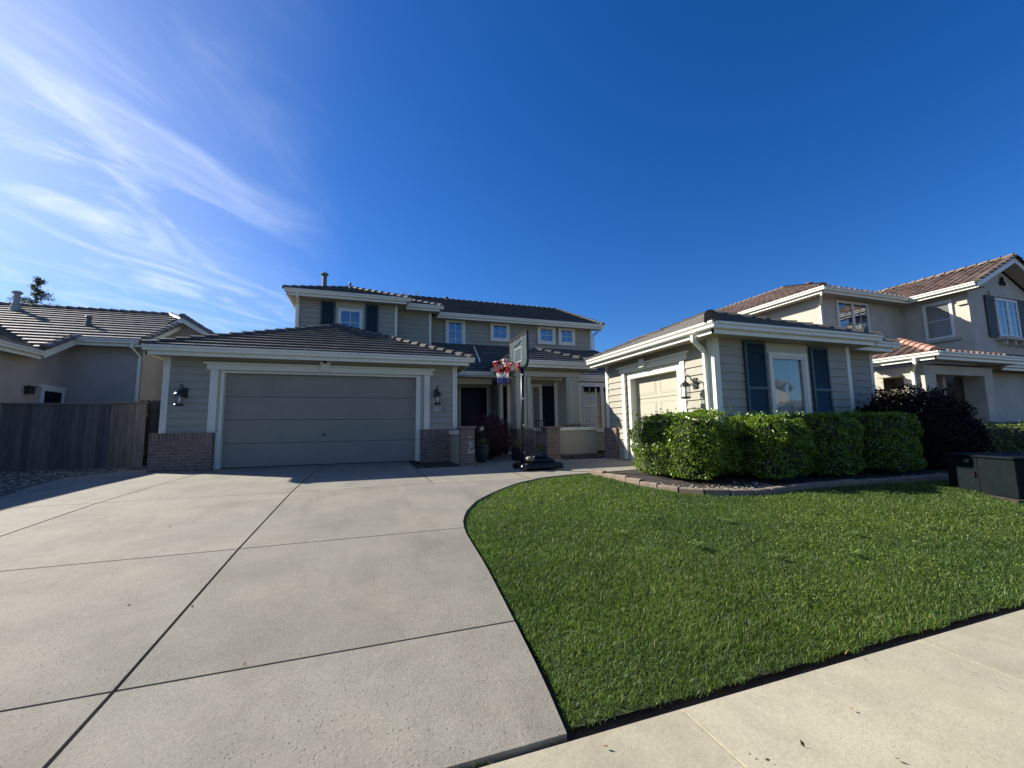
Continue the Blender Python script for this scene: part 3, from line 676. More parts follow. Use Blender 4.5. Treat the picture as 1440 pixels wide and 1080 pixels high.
# right entry window pair with shutters inside
we = window(H, front(14.2), 7.62, 9.75, .70, 2.62, .12, 1, 1, glass=M['cglass'], mull=8.665)
MB().pbox(front(14.2), 7.78, 9.6, .8, 2.5, -.005, .030).build('dark_room', M['dglass'], we)
bl = MB()
for s, e in ((7.80, 8.42), (8.93, 9.55)):
    bl.pbox(front(14.173), s, s+.05, .85, 2.42, .013, .03); bl.pbox(front(14.173), e-.05, e, .85, 2.42, .013, .03); bl.pbox(front(14.173), (s+e)/2-.012, (s+e)/2+.012, .85, 2.42, .026, .036)
    bl.pbox(front(14.173), s, e, 1.70, 1.78, .013, .031)
    for i in range(20):
        z = .87+i*.078
        if z > 2.15: continue
        bl.add([front(14.173)(s, z, .034), front(14.173)(e, z, .034), front(14.173)(e, z+.052, .016), front(14.173)(s, z+.052, .016)], [(0, 1, 2, 3)])
bl.build('plantation_shutter', M['blind'], we)
# wing window with curtain
ww = MB().frame(WF, 8.24, 9.42, .80, 2.46, .09, -.02, .045).build('window', M['trim'], H, bevel=.004)
MB().frame(WF, 8.33, 9.33, .89, 2.37, .045, -.03, .02).build('sash', M['white'], ww)
MB().pbox(WF, 8.37, 9.29, .93, 2.33, -.03, -.022).build('pane', M['cglass'], ww)
cu = MB(); n = 60
for i in range(n):
    a, b = 8.3+1.06*i/n, 8.3+1.06*(i+1)/n
    f = lambda u: .03*math.sin(u*34)+.012*math.sin(u*81)
    cu.quad((a, WY+.075+f(a), .85), (b, WY+.075+f(b), .85), (b, WY+.075+f(b), 2.45), (a, WY+.075+f(a), 2.45))
cu.build('curtain', mat('sheer_curtain', (.50, .53, .50), .8, .05), ww)
shutter(H, WF, 7.52, 8.13, .72, 2.66); shutter(H, WF, 9.50, 10.08, .72, 2.64)
# downspouts
downspout('downspout', H, [(6.235, 6.62, 2.70), (6.235, 6.62, 2.60), (6.66, 6.78, 2.42), (6.70, 6.78, -.08)], w=.04)
downspout('downspout', H, [(10.74, 17.35, 5.78), (10.74, 17.35, 5.68), (10.60, 17.90, 5.5), (10.60, 17.90, 4.3)], w=.035)
downspout('downspout', H, [(-2.45, 15.85, 5.78), (-2.45, 15.85, 5.66), (-2.47, 16.26, 5.5), (-2.47, 16.26, 3.9)], w=.04)
# lanterns and number plate, camera
l1 = wall_lantern(H, lambda u, z, o: (-4.22+u, 12.08-o, 1.86+z), 'black wall lantern beside the left edge of the wide garage door')
l2 = wall_lantern(H, lambda u, z, o: (1.86+u, 12.08-o, 1.92+z), 'black wall lantern above the house number')
l3 = wall_lantern(H, lambda u, z, o: (6.74-o, 7.16+u, 1.78+z), 'sunlit wall lantern on the cream side wall')
nb = MB().pbox(GF, 1.75, 2.09, 1.40, 1.55, .016, .035).build('number_plate', M['blackmetal'], H)
for i, ch in enumerate('9308'):
    t0 = MB().pbox(GF, 1.765+i*.079, 1.765+i*.079+.072, 1.41, 1.54, .0352, .0402).build('number_tile', M['plate'], nb)
    cu_ = bpy.data.curves.new('digit', 'FONT'); cu_.body = ch; cu_.size = .15; cu_.align_x = 'CENTER'; cu_.extrude = .002
    o_ = bpy.data.objects.new('digit', cu_)
    dg = bpy.context.evaluated_depsgraph_get(); COL.objects.link(o_); dg.update()
    me_ = bpy.data.meshes.new_from_object(o_.evaluated_get(dg)); bpy.data.objects.remove(o_)
    me_.materials.clear(); me_.materials.append(M['blackmetal'])
    for v in me_.vertices:
        x, y, z = v.co; v.co = Vector((1.801+i*.079+x*.86, 12.1-.0425-z, 1.422+y)) - Vector((0, 0, 0))
    o2 = bpy.data.objects.new('digit', me_); COL.objects.link(o2); o2.parent = nb
cm = MB(); cm.pbox(GF, -1.145, -1.075, 2.68, 2.76, .15, .20); cm.lathe((-1.11, 12.1-.2, 2.72), [(.02, 0), (.022, -.015), (.01, -.02)], 12, 'y')
cm.build('security_camera', M['black'], H)
# meter etc.
# =================================================================== ENTRY COURT
def wall_piece(name, label, cat, boxes, mname, capbox=None, capm='tan', group=None):
    b0 = boxes[0]; r = thing(name, label, cat, ((b0[0]+b0[1])/2, (b0[2]+b0[3])/2, b0[4]), group)
    mb = MB(); [mb.box(*b) for b in boxes]; mb.build('wall_body', M[mname], r, bevel=.005)
    if capbox: MB().box(*capbox).build('wall_cap', M[capm], r, bevel=.01)
    return r
wall_piece('low_wall', 'low beige stucco courtyard wall with cream cap beside the wing garage', 'wall', [(5.27, 6.66, 11.25, 11.42, .10, .80)], 'stucco', (5.24, 6.66, 11.20, 11.47, .80, .90), 'trim')
wall_piece('brick_pillar', 'brick pillar at the left end of the low beige wall', 'pillar', [(4.83, 5.24, 10.9, 11.3, -.03, .87)], 'brick', (4.79, 5.28, 10.86, 11.34, .87, .93), 'brick')
wall_piece('brick_pillar', 'chipped brick pillar in front of the wide garage corner with white mortar marks', 'pillar', [(2.19, 2.52, 10.1, 10.45, -.03, .90)], 'brick', (2.15, 2.56, 10.06, 10.49, .90, .96), 'brick')
chip = MB()
for i in range(26):
    r_ = random.randint(3, 8); x = 2.33+random.random()*.15; z = r_*.075+.06
    if random.random() < .5: chip.box(x, min(x+.06+random.random()*.06, 2.515), 10.094, 10.0995, z, z+.012)
    else: chip.box(x, x+.012, 10.093, 10.0995, z, z+.06)
chip.build('mortar_smear', M['white'], bpy.data.objects['brick_pillar.001'])
wall_piece('low_wall', 'short gray painted wall running from the garage corner to the chipped brick pillar', 'wall', [(2.24, 2.38, 10.46, 11.9, -.02, .74)], 'siding', (2.20, 2.42, 10.46, 11.9, .74, .86), 'trim')

# =================================================================== foliage generators
def leaves(name, pts, nrm, size, m, parent=None, tint=(.6, 1.35), aspect=.55, fold=.25, warm=.2, smooth=False):
    n = len(pts); pts = np.asarray(pts, float); nrm = np.asarray(nrm, float)
    d = rng.normal(size=(n, 3)); d += nrm*1.0; d /= np.linalg.norm(d, axis=1)[:, None]       # leaf normal
    t = np.cross(d, rng.normal(size=(n, 3))); t /= np.linalg.norm(t, axis=1)[:, None]; b = np.cross(d, t)
    s = size*rng.uniform(.65, 1.3, n)[:, None]
    V = np.empty((n, 4, 3)); V[:, 0] = pts-t*s*.5; V[:, 1] = pts+b*s*aspect*.5-d*s*fold*.25; V[:, 2] = pts+t*s*.5; V[:, 3] = pts-b*s*aspect*.5-d*s*fold*.25
    me = bpy.data.meshes.new(name); me.vertices.add(n*4); me.vertices.foreach_set('co', V.ravel())
    me.loops.add(n*6); me.polygons.add(n*2)
    idx = np.arange(n)[:, None]*4+np.array([0, 1, 2, 0, 2, 3])[None, :]
    me.loops.foreach_set('vertex_index', idx.ravel().astype(np.int32)); me.polygons.foreach_set('loop_start', np.arange(n*2, dtype=np.int32)*3)
    ca = me.color_attributes.new('tint', 'FLOAT_COLOR', 'POINT'); k = rng.uniform(tint[0], tint[1], n); w = rng.uniform(0, 1, n)
    c = np.stack([k*(1+warm*2*w), k*(1+warm*w), k*(1-.3*w), np.ones(n)], 1); ca.data.foreach_set('color', np.repeat(c, 4, 0).astype(np.float32).ravel())
    me.materials.append(m); me.update(calc_edges=True)
    o = bpy.data.objects.new(name, me); COL.objects.link(o)
    if parent: o.parent = parent; o.matrix_parent_inverse = parent_inv(parent)
    return o
def lump(p, s, seed):
    """cheap smooth noise"""
    return (np.sin(p[:, 0]*s+seed)*np.cos(p[:, 1]*s*1.3+seed*2.1)+np.sin(p[:, 2]*s*1.7+seed*.7+p[:, 0]*s*.6)*.8)*.5
def box_hedge(name, label, x0, x1, y0, y1, z0, z1, n, size, m, seed, group, rnd=.28, core=True, bulge=.07, strays=60):
    cx, cy = (x0+x1)/2, (y0+y1)/2; r = thing(name, label, 'hedge', (cx, cy, z0), group)
    hx, hy, hz = (x1-x0)/2, (y1-y0)/2, (z1-z0)/2
    d = rng.normal(size=(n*2, 3)); d /= np.linalg.norm(d, axis=1)[:, None]
    d[:, 2] = np.where(d[:, 2] < -.75, -d[:, 2], d[:, 2])
    p = 6.5; k = (np.abs(d/np.array([1, 1, 1]))**p).sum(1)**(-1/p)
    q = d*k[:, None]*np.array([hx, hy, hz]); c = np.array([cx, cy, z0+hz])
    w = q+c
    area = rng.random(len(q)) < .9; q, w, d = q[area], w[area], d[area]
    off = lump(w, 4.5, seed)*bulge+lump(w, 11, seed*3)*bulge*.8-np.abs(rng.normal(0, .035, len(q)))
    nn = d/np.array([hx, hy, hz]); nn = np.sign(nn)*np.abs(nn)**2.5; nn /= np.linalg.norm(nn, axis=1)[:, None]+1e-9
    w = w+nn*off[:, None]; w = w[w[:, 2] > z0+.02]; nn = nn[:len(w)]
    w, nn = w[:n], nn[:n]
    if strays:
        u = rng.uniform(x0+.05, x1-.05, strays); v = rng.uniform(y0, y1, strays); L = rng.uniform(.02, .13, strays)
        P_ = np.concatenate([np.stack([u+rng.normal(0, .015, strays), v, z1+L*f], 1) for f in (.3, .6, 1.)]); w = np.concatenate([w, P_]); nn = np.concatenate([nn, np.tile([0, 0, .3], (len(P_), 1))])
    leaves('foliage', w, nn*.9+np.array([0, 0, .4]), size, m, r)
    if strays and False:
        u = rng.uniform(x0+.05, x1-.05, strays); v = rng.uniform(y0, y1, strays); L = rng.uniform(.02, .12, strays)
        P_ = np.concatenate([np.stack([u+rng.normal(0, .015, strays), v, z1+L*f], 1) for f in (.3, .6, 1.)]); leaves('stray_shoot', P_, np.tile([0, 0, .3], (len(P_), 1)), size*.9, m, r, tint=(1., 1.6))
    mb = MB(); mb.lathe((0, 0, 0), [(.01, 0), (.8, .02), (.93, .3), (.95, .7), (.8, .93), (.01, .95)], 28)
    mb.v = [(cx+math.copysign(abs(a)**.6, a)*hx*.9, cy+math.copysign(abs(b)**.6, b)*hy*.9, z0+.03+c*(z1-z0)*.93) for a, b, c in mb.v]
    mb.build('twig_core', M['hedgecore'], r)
    return r
GH = 'clipped hedges in front of the wing'
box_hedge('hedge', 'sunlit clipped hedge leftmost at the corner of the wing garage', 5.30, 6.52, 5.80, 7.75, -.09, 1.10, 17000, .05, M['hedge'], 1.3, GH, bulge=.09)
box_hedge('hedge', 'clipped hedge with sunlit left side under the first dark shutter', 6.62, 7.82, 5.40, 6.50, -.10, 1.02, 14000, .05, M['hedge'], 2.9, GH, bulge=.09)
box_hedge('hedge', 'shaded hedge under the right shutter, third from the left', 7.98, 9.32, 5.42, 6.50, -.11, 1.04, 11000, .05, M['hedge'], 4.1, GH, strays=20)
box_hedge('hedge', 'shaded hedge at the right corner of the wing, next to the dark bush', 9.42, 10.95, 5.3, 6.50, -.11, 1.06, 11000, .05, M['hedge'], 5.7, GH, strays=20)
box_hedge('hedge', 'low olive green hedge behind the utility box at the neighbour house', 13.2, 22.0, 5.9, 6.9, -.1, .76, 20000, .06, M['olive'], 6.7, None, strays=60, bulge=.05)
def loose_bush(name, label, c, r3, n, size, m, seed, wisps=0, cat='bush', core=True):
    r = thing(name, label, cat, (c[0], c[1], c[2]-r3[2]))
    d = rng.normal(size=(n, 3)); d /= np.linalg.norm(d, axis=1)[:, None]; k = rng.uniform(.55, 1.0, n)**.6
    w = d*k[:, None]; w = w*(1+.22*lump(d*1.0, 3.2, seed)+.10*lump(d, 9, seed*2))[:, None]
    w = w*np.array(r3)+np.array(c); keep = w[:, 2] > c[2]-r3[2]+.02
    leaves('foliage', w[keep], d[keep], size, m, r)
    st = MB(); wp = []
    for i in range(wisps):
        a = rng.uniform(0, 2*math.pi); e = rng.uniform(.1, 1.2); L = rng.uniform(.85, 1.3)
        dd = np.array([math.cos(a)*math.cos(e), math.sin(a)*math.cos(e), math.sin(e)])
        p0 = np.array(c)+dd*np.array(r3)*.6; p1 = np.array(c)+dd*np.array(r3)*L+np.array([0, 0, -.05])
        st.tube([tuple(p0), tuple((p0+p1)/2+np.array([0, 0, .03])), tuple(p1)], [.006, .004, .002], 4)
        for f in np.linspace(.3, 1, 9): wp.append(p0+(p1-p0)*f+rng.normal(0, .012, 3))
    if wisps:
        st.build('twig', M['bark'], r); leaves('wisp_leaf', wp, np.tile([0, 0, .5], (len(wp), 1)), size*.9, m, r)
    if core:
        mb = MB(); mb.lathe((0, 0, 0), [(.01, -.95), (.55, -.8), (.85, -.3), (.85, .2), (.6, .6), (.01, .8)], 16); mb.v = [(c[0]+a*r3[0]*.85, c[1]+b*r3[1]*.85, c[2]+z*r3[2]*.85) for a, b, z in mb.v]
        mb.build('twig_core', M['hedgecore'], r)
    return r
loose_bush('bush', 'tall almost black shrub with wispy twigs right of the wing', (11.95, 6.05, .64), (1.65, .95, 1.04), 30000, .06, M['purple'], 2.2, 170)
loose_bush('bush', 'dark plum coloured bush in the shaded entry court', (3.36, 12.0, .60), (.92, .6, .68), 12000, .045, M['plum'], 3.3, 30)
loose_bush('small_plant', 'small green plant at the foot of the porch post', (4.75, 11.1, .22), (.18, .18, .22), 500, .04, M['olive'], 8.1, 8, 'plant', False)
# flower plants behind the low wall
loose_bush('small_plant', 'reddish plant behind the cap of the low beige wall', (6.2, 11.75, .86), (.5, .2, .16), 500, .04, M['plum'], 1.1, 6, 'plant', False)

# potted plant
pp = thing('potted_plant', 'pale flower on a thin stem in a dark glazed pot before the plum bush', 'potted plant', (2.92, 10.9, 0))
MB().lathe((2.92, 10.9, 0), [(.10, 0), (.16, .12), (.19, .30), (.17, .42), (.19, .45), (.16, .45), (.15, .40), (.02, .40)], 20).build('pot', M['pot'], pp, smooth=True)
sm = MB(); sm.tube([(2.92, 10.9, .40), (2.925, 10.9, .65), (2.915, 10.9, .88)], [.008, .006, .004], 5); sm.build('stem', M['bark'], pp)
fl = leaves('flower', np.array([2.915, 10.9, .90])+rng.normal(0, .035, (60, 3)), np.tile([0, -1, .3], (60, 1)), .035, M['flower'], pp, aspect=.9)
leaves('foliage', np.array([2.92, 10.9, .52])+rng.normal(0, .06, (160, 3)), np.tile([0, -1, .3], (160, 1)), .06, M['olive'], pp)
# dark planter by the post
pl = thing('planter', 'dark round planter standing at the foot of the left porch post', 'planter', (3.95, 11.0, 0))
MB().lathe((3.95, 11.0, 0), [(.10, 0), (.15, .05), (.16, .34), (.18, .36), (.15, .36), (.14, .30), (.02, .30)], 18).build('pot', M['black'], pl, smooth=True)
leaves('foliage', np.array([3.95, 11.0, .45])+rng.normal(0, .07, (260, 3)), np.tile([0, -1, .3], (260, 1)), .05, M['olive'], pl)
# tall black object (folded patio heater / statue) by the door -> iron plant stand
ip = thing('plant_stand', 'slim black iron plant stand in front of the porch door', 'plant stand', (5.35, 12.6, 0))
st = MB()
for dx, dy in ((-.1, -.1), (.1, -.1), (-.1, .1), (.1, .1)): st.tube([(5.35+dx*1.3, 12.6+dy*1.3, 0), (5.35+dx*.8, 12.6+dy*.8, .6), (5.35+dx, 12.6+dy, 1.15)], .012, 6)
st.build('stand_frame', M['blackmetal'], ip)
for z in (.25, .7, 1.12): MB().lathe((5.35, 12.6, z), [(.02, 0), (.15, 0), (.16, .02), (.02, .022)], 16).build('shelf', M['blackmetal'], ip)

# =================================================================== BASKETBALL HOOP
bh = thing('basketball_hoop', 'portable basketball hoop with clear backboard and red white and blue net', 'basketball hoop', (3.35, 8.75, -.03))
px, py = 3.30, 8.80
base = MB(); zb = gz(8.7)
def blob(mb, x0, x1, y0, y1, z0, z1, ins=.06):
    a = [(x0+ins*.5, y0+ins*.5, z0), (x1-ins*.5, y0+ins*.5, z0), (x1-ins*.5, y1-ins*.5, z0), (x0+ins*.5, y1-ins*.5, z0)]
    b = [(x0, y0, z0+(z1-z0)*.35), (x1, y0, z0+(z1-z0)*.35), (x1, y1, z0+(z1-z0)*.35), (x0, y1, z0+(z1-z0)*.35)]
    c = [(x0+ins, y0+ins, z1), (x1-ins, y0+ins, z1), (x1-ins, y1-ins, z1), (x0+ins, y1-ins, z1)]
    mb.add(a+b+c, [(0, 1, 2, 3), (8, 9, 10, 11)]+[(i, (i+1) % 4, 4+(i+1) % 4, 4+i) for i in range(4)]+[(4+i, 4+(i+1) % 4, 8+(i+1) % 4, 8+i) for i in range(4)])
blob(base, 3.20, 4.14, 8.40, 9.10, zb+.03, zb+.16, .05); base.cut()
blob(base, 3.36, 3.98, 8.48, 9.02, zb+.155, zb+.27, .09)
base.build('base_tank', M['black'], bh, bevel=.03)
b2 = MB(); blob(b2, 3.46, 3.82, 8.54, 8.96, zb+.265, zb+.33, .07); b2.build('tank_lid', M['black'], bh, bevel=.02)
rk = MB()   # sand bag / boulders on the base
rk.lathe((3.36, 8.52, zb+.25), [(.01, -.06), (.08, -.045), (.10, 0), (.08, .045), (.01, .06)], 12); rk.build('filler_cap', M['vent'], bh, smooth=True)
for y in (8.45, 9.0): 
    MB().lathe((3.19, y-.03, zb+.075), [(.02, 0), (.07, .0), (.075, .015), (.075, .045), (.07, .06), (.02, .06)], 18, 'y').build('wheel', M['black'], bh)
po = MB(); po.tube([(px-.03, py, zb+.08), (px+.005, py, 1.1), (px+.03, py, 2.62)], .041, 12); po.build('pole', M['blackmetal'], bh, smooth=True)
sp = MB(); sp.tube([(px-.02, py-.02, zb+.62), (3.78, 8.62, zb+.32)], .016, 8); sp.tube([(px-.02, py+.02, zb+.62), (3.78, 8.98, zb+.32)], .016, 8); sp.build('brace', M['blackmetal'], bh)
bo = MB()
for z in (.35, .95, 1.55, 2.1): bo.lathe((px+.01, py-.055, z), [(.004, -.012), (.014, -.012), (.014, .02)], 8, 'y')
bo.build('bolt', M['white'], bh)
bx = 3.22
bp_ = [(8.22, 2.33), (8.30, 2.24), (9.28, 2.24), (9.36, 2.33), (9.36, 2.98), (8.22, 2.98)]
bd = MB(); n = len(bp_)
bd.add([(bx, y, z) for y, z in bp_]+[(bx+.02, y, z) for y, z in bp_], [tuple(range(n)), tuple(range(n, 2*n))]+[(i, (i+1) % n, n+(i+1) % n, n+i) for i in range(n)])
bdo = bd.build('backboard', M['board'], bh)
fr = MB(); loop = bp_+[bp_[0]]
for (a, b), (c, d) in zip(loop[:-1], loop[1:]):
    A = Vector((bx+.01, a, b)); B = Vector((bx+.01, c, d)); dd = (B-A).normalized(); A = A-dd*.012; B = B+dd*.012
    o = Vector((1, 0, 0)); q = dd.cross(o)
    vs = [p+o*i+q*j for p in (A, B) for i, j in ((-.022, -.02), (.026, -.02), (.026, .02), (-.022, .02))]
    fr.add(vs, [(0, 1, 2, 3), (4, 5, 6, 7)]+[(k, (k+1) % 4, 4+(k+1) % 4, 4+k) for k in range(4)])
fr.build('backboard_frame', M['blackmetal'], bdo)
pm = MB(); BP = left(bx)
pm.frame(BP, 8.55, 9.03, 2.38, 2.72, .025, .001, .004)
pm.box(bx-.004, bx-.001, 8.27, 9.31, 2.885, 2.892); pm.box(bx-.004, bx-.001, 8.25, 8.262, 2.36, 2.93); pm.box(bx-.004, bx-.001, 9.318, 9.33, 2.36, 2.93)
pm.build('white_lines', M['boardw'], bdo)
dm = MB()
for i, (a, b) in enumerate(((8.32, 8.50), (8.66, 8.95), (9.05, 9.25))): dm.box(bx-.005, bx-.001, a, b, 2.90, 2.955)
dm.tube([(bx-.004, 8.98, 2.77), (bx-.004, 8.85, 2.80), (bx-.004, 8.72, 2.79), (bx-.004, 8.60, 2.84)], .012, 5)
dm.build('dark_print', M['blackmetal'], bdo)
rc = (bx-.37, 8.79, 2.36)
rm = MB(); rm.tube([(rc[0]+.225*math.cos(t), rc[1]+.225*math.sin(t), rc[2]) for t in np.linspace(0, 2*math.pi, 33)], .010, 8, False)
for s in (-1, 1): rm.tube([(bx, rc[1]+s*.07, rc[2]-.02), (rc[0]+.21, rc[1]+s*.09, rc[2])], .009, 6); rm.tube([(bx, rc[1]+s*.06, rc[2]-.14), (rc[0]+.20, rc[1]+s*.09, rc[2]-.01)], .008, 6)
rm.box(bx-.03, bx-.002, rc[1]-.08, rc[1]+.08, rc[2]-.16, rc[2]+.01)
rm.build('rim', M['rim'], bh)
am = MB(); am.tube([(bx+.03, py-.12, 2.62), (px+.03, py, 2.30)], .014, 6); am.tube([(bx+.03, py+.12, 2.62), (px+.03, py, 2.30)], .014, 6); am.tube([(bx+.03, py, 2.45), (px+.03, py, 2.52)], .02, 6); am.build('support_arm', M['blackmetal'], bh)
def netseg(z0, z1, r0, r1, m, tw0, rings=2, N=12):
    mb = MB()
    for k in range(N):
        for s in (-1, 1):
            pts = []
            for f in np.linspace(0, 1, rings+1):
                t = 2*math.pi*(k+tw0+s*.5*(f*rings))/N; r = r0+(r1-r0)*f
                pts.append((rc[0]+r*math.cos(t), rc[1]+r*math.sin(t), z0+(z1-z0)*f))
            mb.tube(pts, .0065, 4)
    return mb.build('net', m, bh)
netseg(2.35, 2.13, .222, .145, M['net_red'], 0); netseg(2.13, 2.02, .145, .12, M['net_white'], 0, 1); netseg(2.02, 1.90, .12, .125, M['net_blue'], .5, 2)

# =================================================================== SETTING: ground, drive, lawn
def ysamples(y0, y1, st=.5):
    ys = [y0]+[y for y in GY if y0 < y < y1]
    y = y0
    while y < y1: ys.append(y); y += st
    return sorted(set(ys+[y1]))
gm_ = MB(); ys = [-60, -40]+ysamples(-8, 20, .5)+[60, 400]
for a, b in zip(ys[:-1], ys[1:]):
    za, zb_ = gz(a)-.07, gz(b)-.07
    gm_.quad((-400, a, za), (400, a, za), (400, b, zb_), (-400, b, zb_))
struct(gm_.build('ground', M['soil']))
# lawn curve (X as function along Y)
LC = [(.80, 1.70), (.845, 2.0), (.90, 2.6), (.965, 3.5), (1.0, 4.47), (1.08, 4.95), (1.25, 5.42), (1.50, 5.90), (1.84, 6.33), (2.25, 6.78), (2.72, 7.18), (3.25, 7.46), (3.85, 7.62), (4.40, 7.66)]
EC = [(4.40, 7.66), (4.47, 7.3), (4.5, 6.9), (4.52, 6.4), (4.60, 5.95), (4.75, 5.55), (5.05, 5.2), (5.5, 5.0), (6.0, 4.98), (6.6, 5.06), (7.3, 5.12), (8.2, 5.1), (9.2, 5.0), (10.2, 4.9), (12.5, 4.8)]
def xcurve(y): 
    ys_ = [p[1] for p in LC]; xs_ = [p[0] for p in LC]; return float(np.interp(y, ys_, xs_))
# driveway slabs
dv = MB(); g = .008; gx = .010
def slab(x0, x1, y0, y1, curve=None, th=.10):
    ys = ysamples(y0+g, y1-g, .25 if curve else .8)
    L_ = [(x0+gx, y) for y in ys]; R_ = [((curve(y) if curve else x1-gx), y) for y in ys]
    n = len(ys); vs = [(x, y, gz(y)) for x, y in L_]+[(x, y, gz(y)) for x, y in R_]+[(x, y, gz(y)-th) for x, y in L_]+[(x, y, gz(y)-th) for x, y in R_]
    fs = [(i, n+i, n+i+1, i+1) for i in range(n-1)]+[(i, i+1, 2*n+i+1, 2*n+i) for i in range(n-1)]+[(n+i, n+i+1, 3*n+i+1, 3*n+i) for i in range(n-1)]
    fs += [(0, n, 3*n, 2*n), (n-1, 2*n-1, 4*n-1, 3*n-1)]
    dv.add(vs, fs, random.uniform(.93, 1.06))
ROW = [1.672, 2.61, 4.60, 7.42, 9.6, 12.3]
for a, b in zip(ROW[:-1], ROW[1:]):
    if b <= 7.5:
        slab(-1.109, 0, a, b, lambda y: min(xcurve(y), 3.9))
    slab(-3.51, -1.109, a, b if b < 9 else 12.3) if a < 9 else None
for a, b in ((7.42, 12.0),): slab(-1.109, 1.10, a, 12.3)
LB = lambda y: float(np.interp(y, [1.7, 5, 8.56, 10.1, 11.5, 12.3], [-4.9, -4.9, -5.2, -5.7, -6.0, -5.6]))
def slabL(y0, y1):
    ys = ysamples(y0+g, y1-g, .5); n = len(ys)
    vs = [(LB(y), y, gz(y)) for y in ys]+[(-3.51-gx, y, gz(y)) for y in ys]+[(LB(y), y, gz(y)-.1) for y in ys]
    dv.add(vs, [(i, n+i, n+i+1, i+1) for i in range(n-1)]+[(i, i+1, 2*n+i+1, 2*n+i) for i in range(n-1)], random.uniform(1.02, 1.12))
for a, b in ((1.672, 2.61), (2.61, 4.6), (4.6, 7.42), (7.42, 12.9)): slabL(a, b)
# right hand path area: from the drive to the wing garage
def slabR(x0, x1, y1, n=14):
    xs = list(np.linspace(x0+g, x1-g, n)); 
    xl, yl = [p[0] for p in LC[7:]]+[6.74], [p[1] for p in LC[7:]]+[7.95]
    lo = [max(float(np.interp(x, xl, yl)), 7.42+g) for x in xs]
    K = 6; vs = []; fs = []
    for x, l in zip(xs, lo):
        for k in range(K): y = l+(y1-l)*k/(K-1); vs.append((x, y, gz(y)))
    for i in range(n-1):
        for k in range(K-1): fs.append((i*K+k, (i+1)*K+k, (i+1)*K+k+1, i*K+k+1))
    m0 = len(vs); vs += [(x, l, gz(l)-.1) for x, l in zip(xs, lo)]
    fs += [(i*K, (i+1)*K, m0+i+1, m0+i) for i in range(n-1)]
    dv.add(vs, fs)
slabR(1.10, 2.9, 10.05); slabR(2.9, 4.7, 14.3); slabR(4.7, 6.74, 10.75)
dv.box(2.56, 2.897, 10.06, 14.3, -.08, .0); dv.box(4.703, 5.28, 10.76, 14.2, -.08, .004); dv.box(5.28, 6.8, 12.0, 14.2, -.08, .004)
struct(dv.build('driveway', M['concrete']))
# joint filler sheet under the slabs
jf = MB()
for a, b in zip(ysamples(1.69, 12.3)[:-1], ysamples(1.69, 12.3)[1:]): jf.quad((-4.85, a, gz(a)-.022), (min(xcurve(a), 1.1) if a < 7.4 else 1.3, a, gz(a)-.022), (min(xcurve(b), 1.1) if b < 7.4 else 1.3, b, gz(b)-.022), (-4.85, b, gz(b)-.022))
struct(jf.build('joint_filler', M['joint']))
# sidewalk
sw_ = MB(); xj = [-9, -7.1, -5.2, -3.3, -1.4, .345, 1.35, 3.05, 4.75, 6.45, 8.15, 9.85, 13, 17, 22]
for a, b in zip(xj[:-1], xj[1:]):
    za, zb_ = gz(.1)-.0, -.392
    vs = [(a+.005, .10, za), (b-.005, .10, za), (b-.005, 1.645, zb_), (a+.005, 1.645, zb_), (a+.01, 1.66, zb_-.012), (b-.01, 1.66, zb_-.012), (a+.003, .1, za-.1), (b-.003, .1, za-.1), (b-.01, 1.66, zb_-.1), (a+.01, 1.66, zb_-.1)]
    sw_.add(vs, [(0, 1, 2, 3), (3, 2, 5, 4), (4, 5, 8, 9), (0, 3, 4, 9, 6), (1, 2, 5, 8, 7), (6, 7, 1, 0)], random.uniform(.94, 1.05))
struct(sw_.build('sidewalk', M['walk']))
rd = MB(); rd.quad((-200, -9, -.66), (200, -9, -.66), (200, -1.4, -.66), (-200, -1.4, -.66)); struct(rd.build('road', M['asphalt']))
kb = MB(); kb.box(-200, 200, -1.4, -1.2, -.8, -.50); kb.box(-200, 200, -9.2, -9.0, -.8, -.5); struct(kb.build('kerb', M['walk']))
# gravel bed at left
gb = MB(); ysb = ysamples(2, 15.2, .5)
for a, b in zip(ysb[:-1], ysb[1:]): gb.quad((-9.2, a, gz(a)-.03), (LB(a)-.01, a, gz(a)-.03), (LB(b)-.01, b, gz(b)-.03), (-9.2, b, gz(b)-.03))
gb.quad((-5.8, 12.9, -.02), (-4.7, 12.9, -.02), (-4.7, 15.2, -.02), (-5.8, 15.2, -.02))
struct(gb.build('gravel_bed', M['gravelbed']))
def stones(name, pts, size, label):
    mb = MB(); oct_ = [(1, 0, 0), (0, 1, 0), (-1, 0, 0), (0, -1, 0), (0, 0, 1), (0, 0, -.5)]
    for p in pts:
        s = size*random.uniform(.5, 1.4); a = random.random()*6; c, d = math.cos(a), math.sin(a); e = random.uniform(.6, 1)
        vs = []
        for q in oct_: 
            x, y = q[0]*s*random.uniform(.8, 1.2), q[1]*s*e; vs.append((p[0]+c*x-d*y, p[1]+d*x+c*y, p[2]+q[2]*s*.55))
        mb.add(vs, [(0, 1, 4), (1, 2, 4), (2, 3, 4), (3, 0, 4), (1, 0, 5), (2, 1, 5), (3, 2, 5), (0, 3, 5)], random.uniform(.6, 1.35))
    o = mb.build(name, M['stone'], smooth=True); o['kind'] = 'stuff'; o['label'] = label; o['category'] = 'stones'; return o
pts = []
while len(pts) < 1500:
    y = random.uniform(8, 14.6); x = random.uniform(-9.1, LB(min(y, 12.3))-.05); pts.append((x, y, gz(y)-.02))
stones('gravel', pts, .045, 'gray gravel stones in front of the shaded wooden fence')
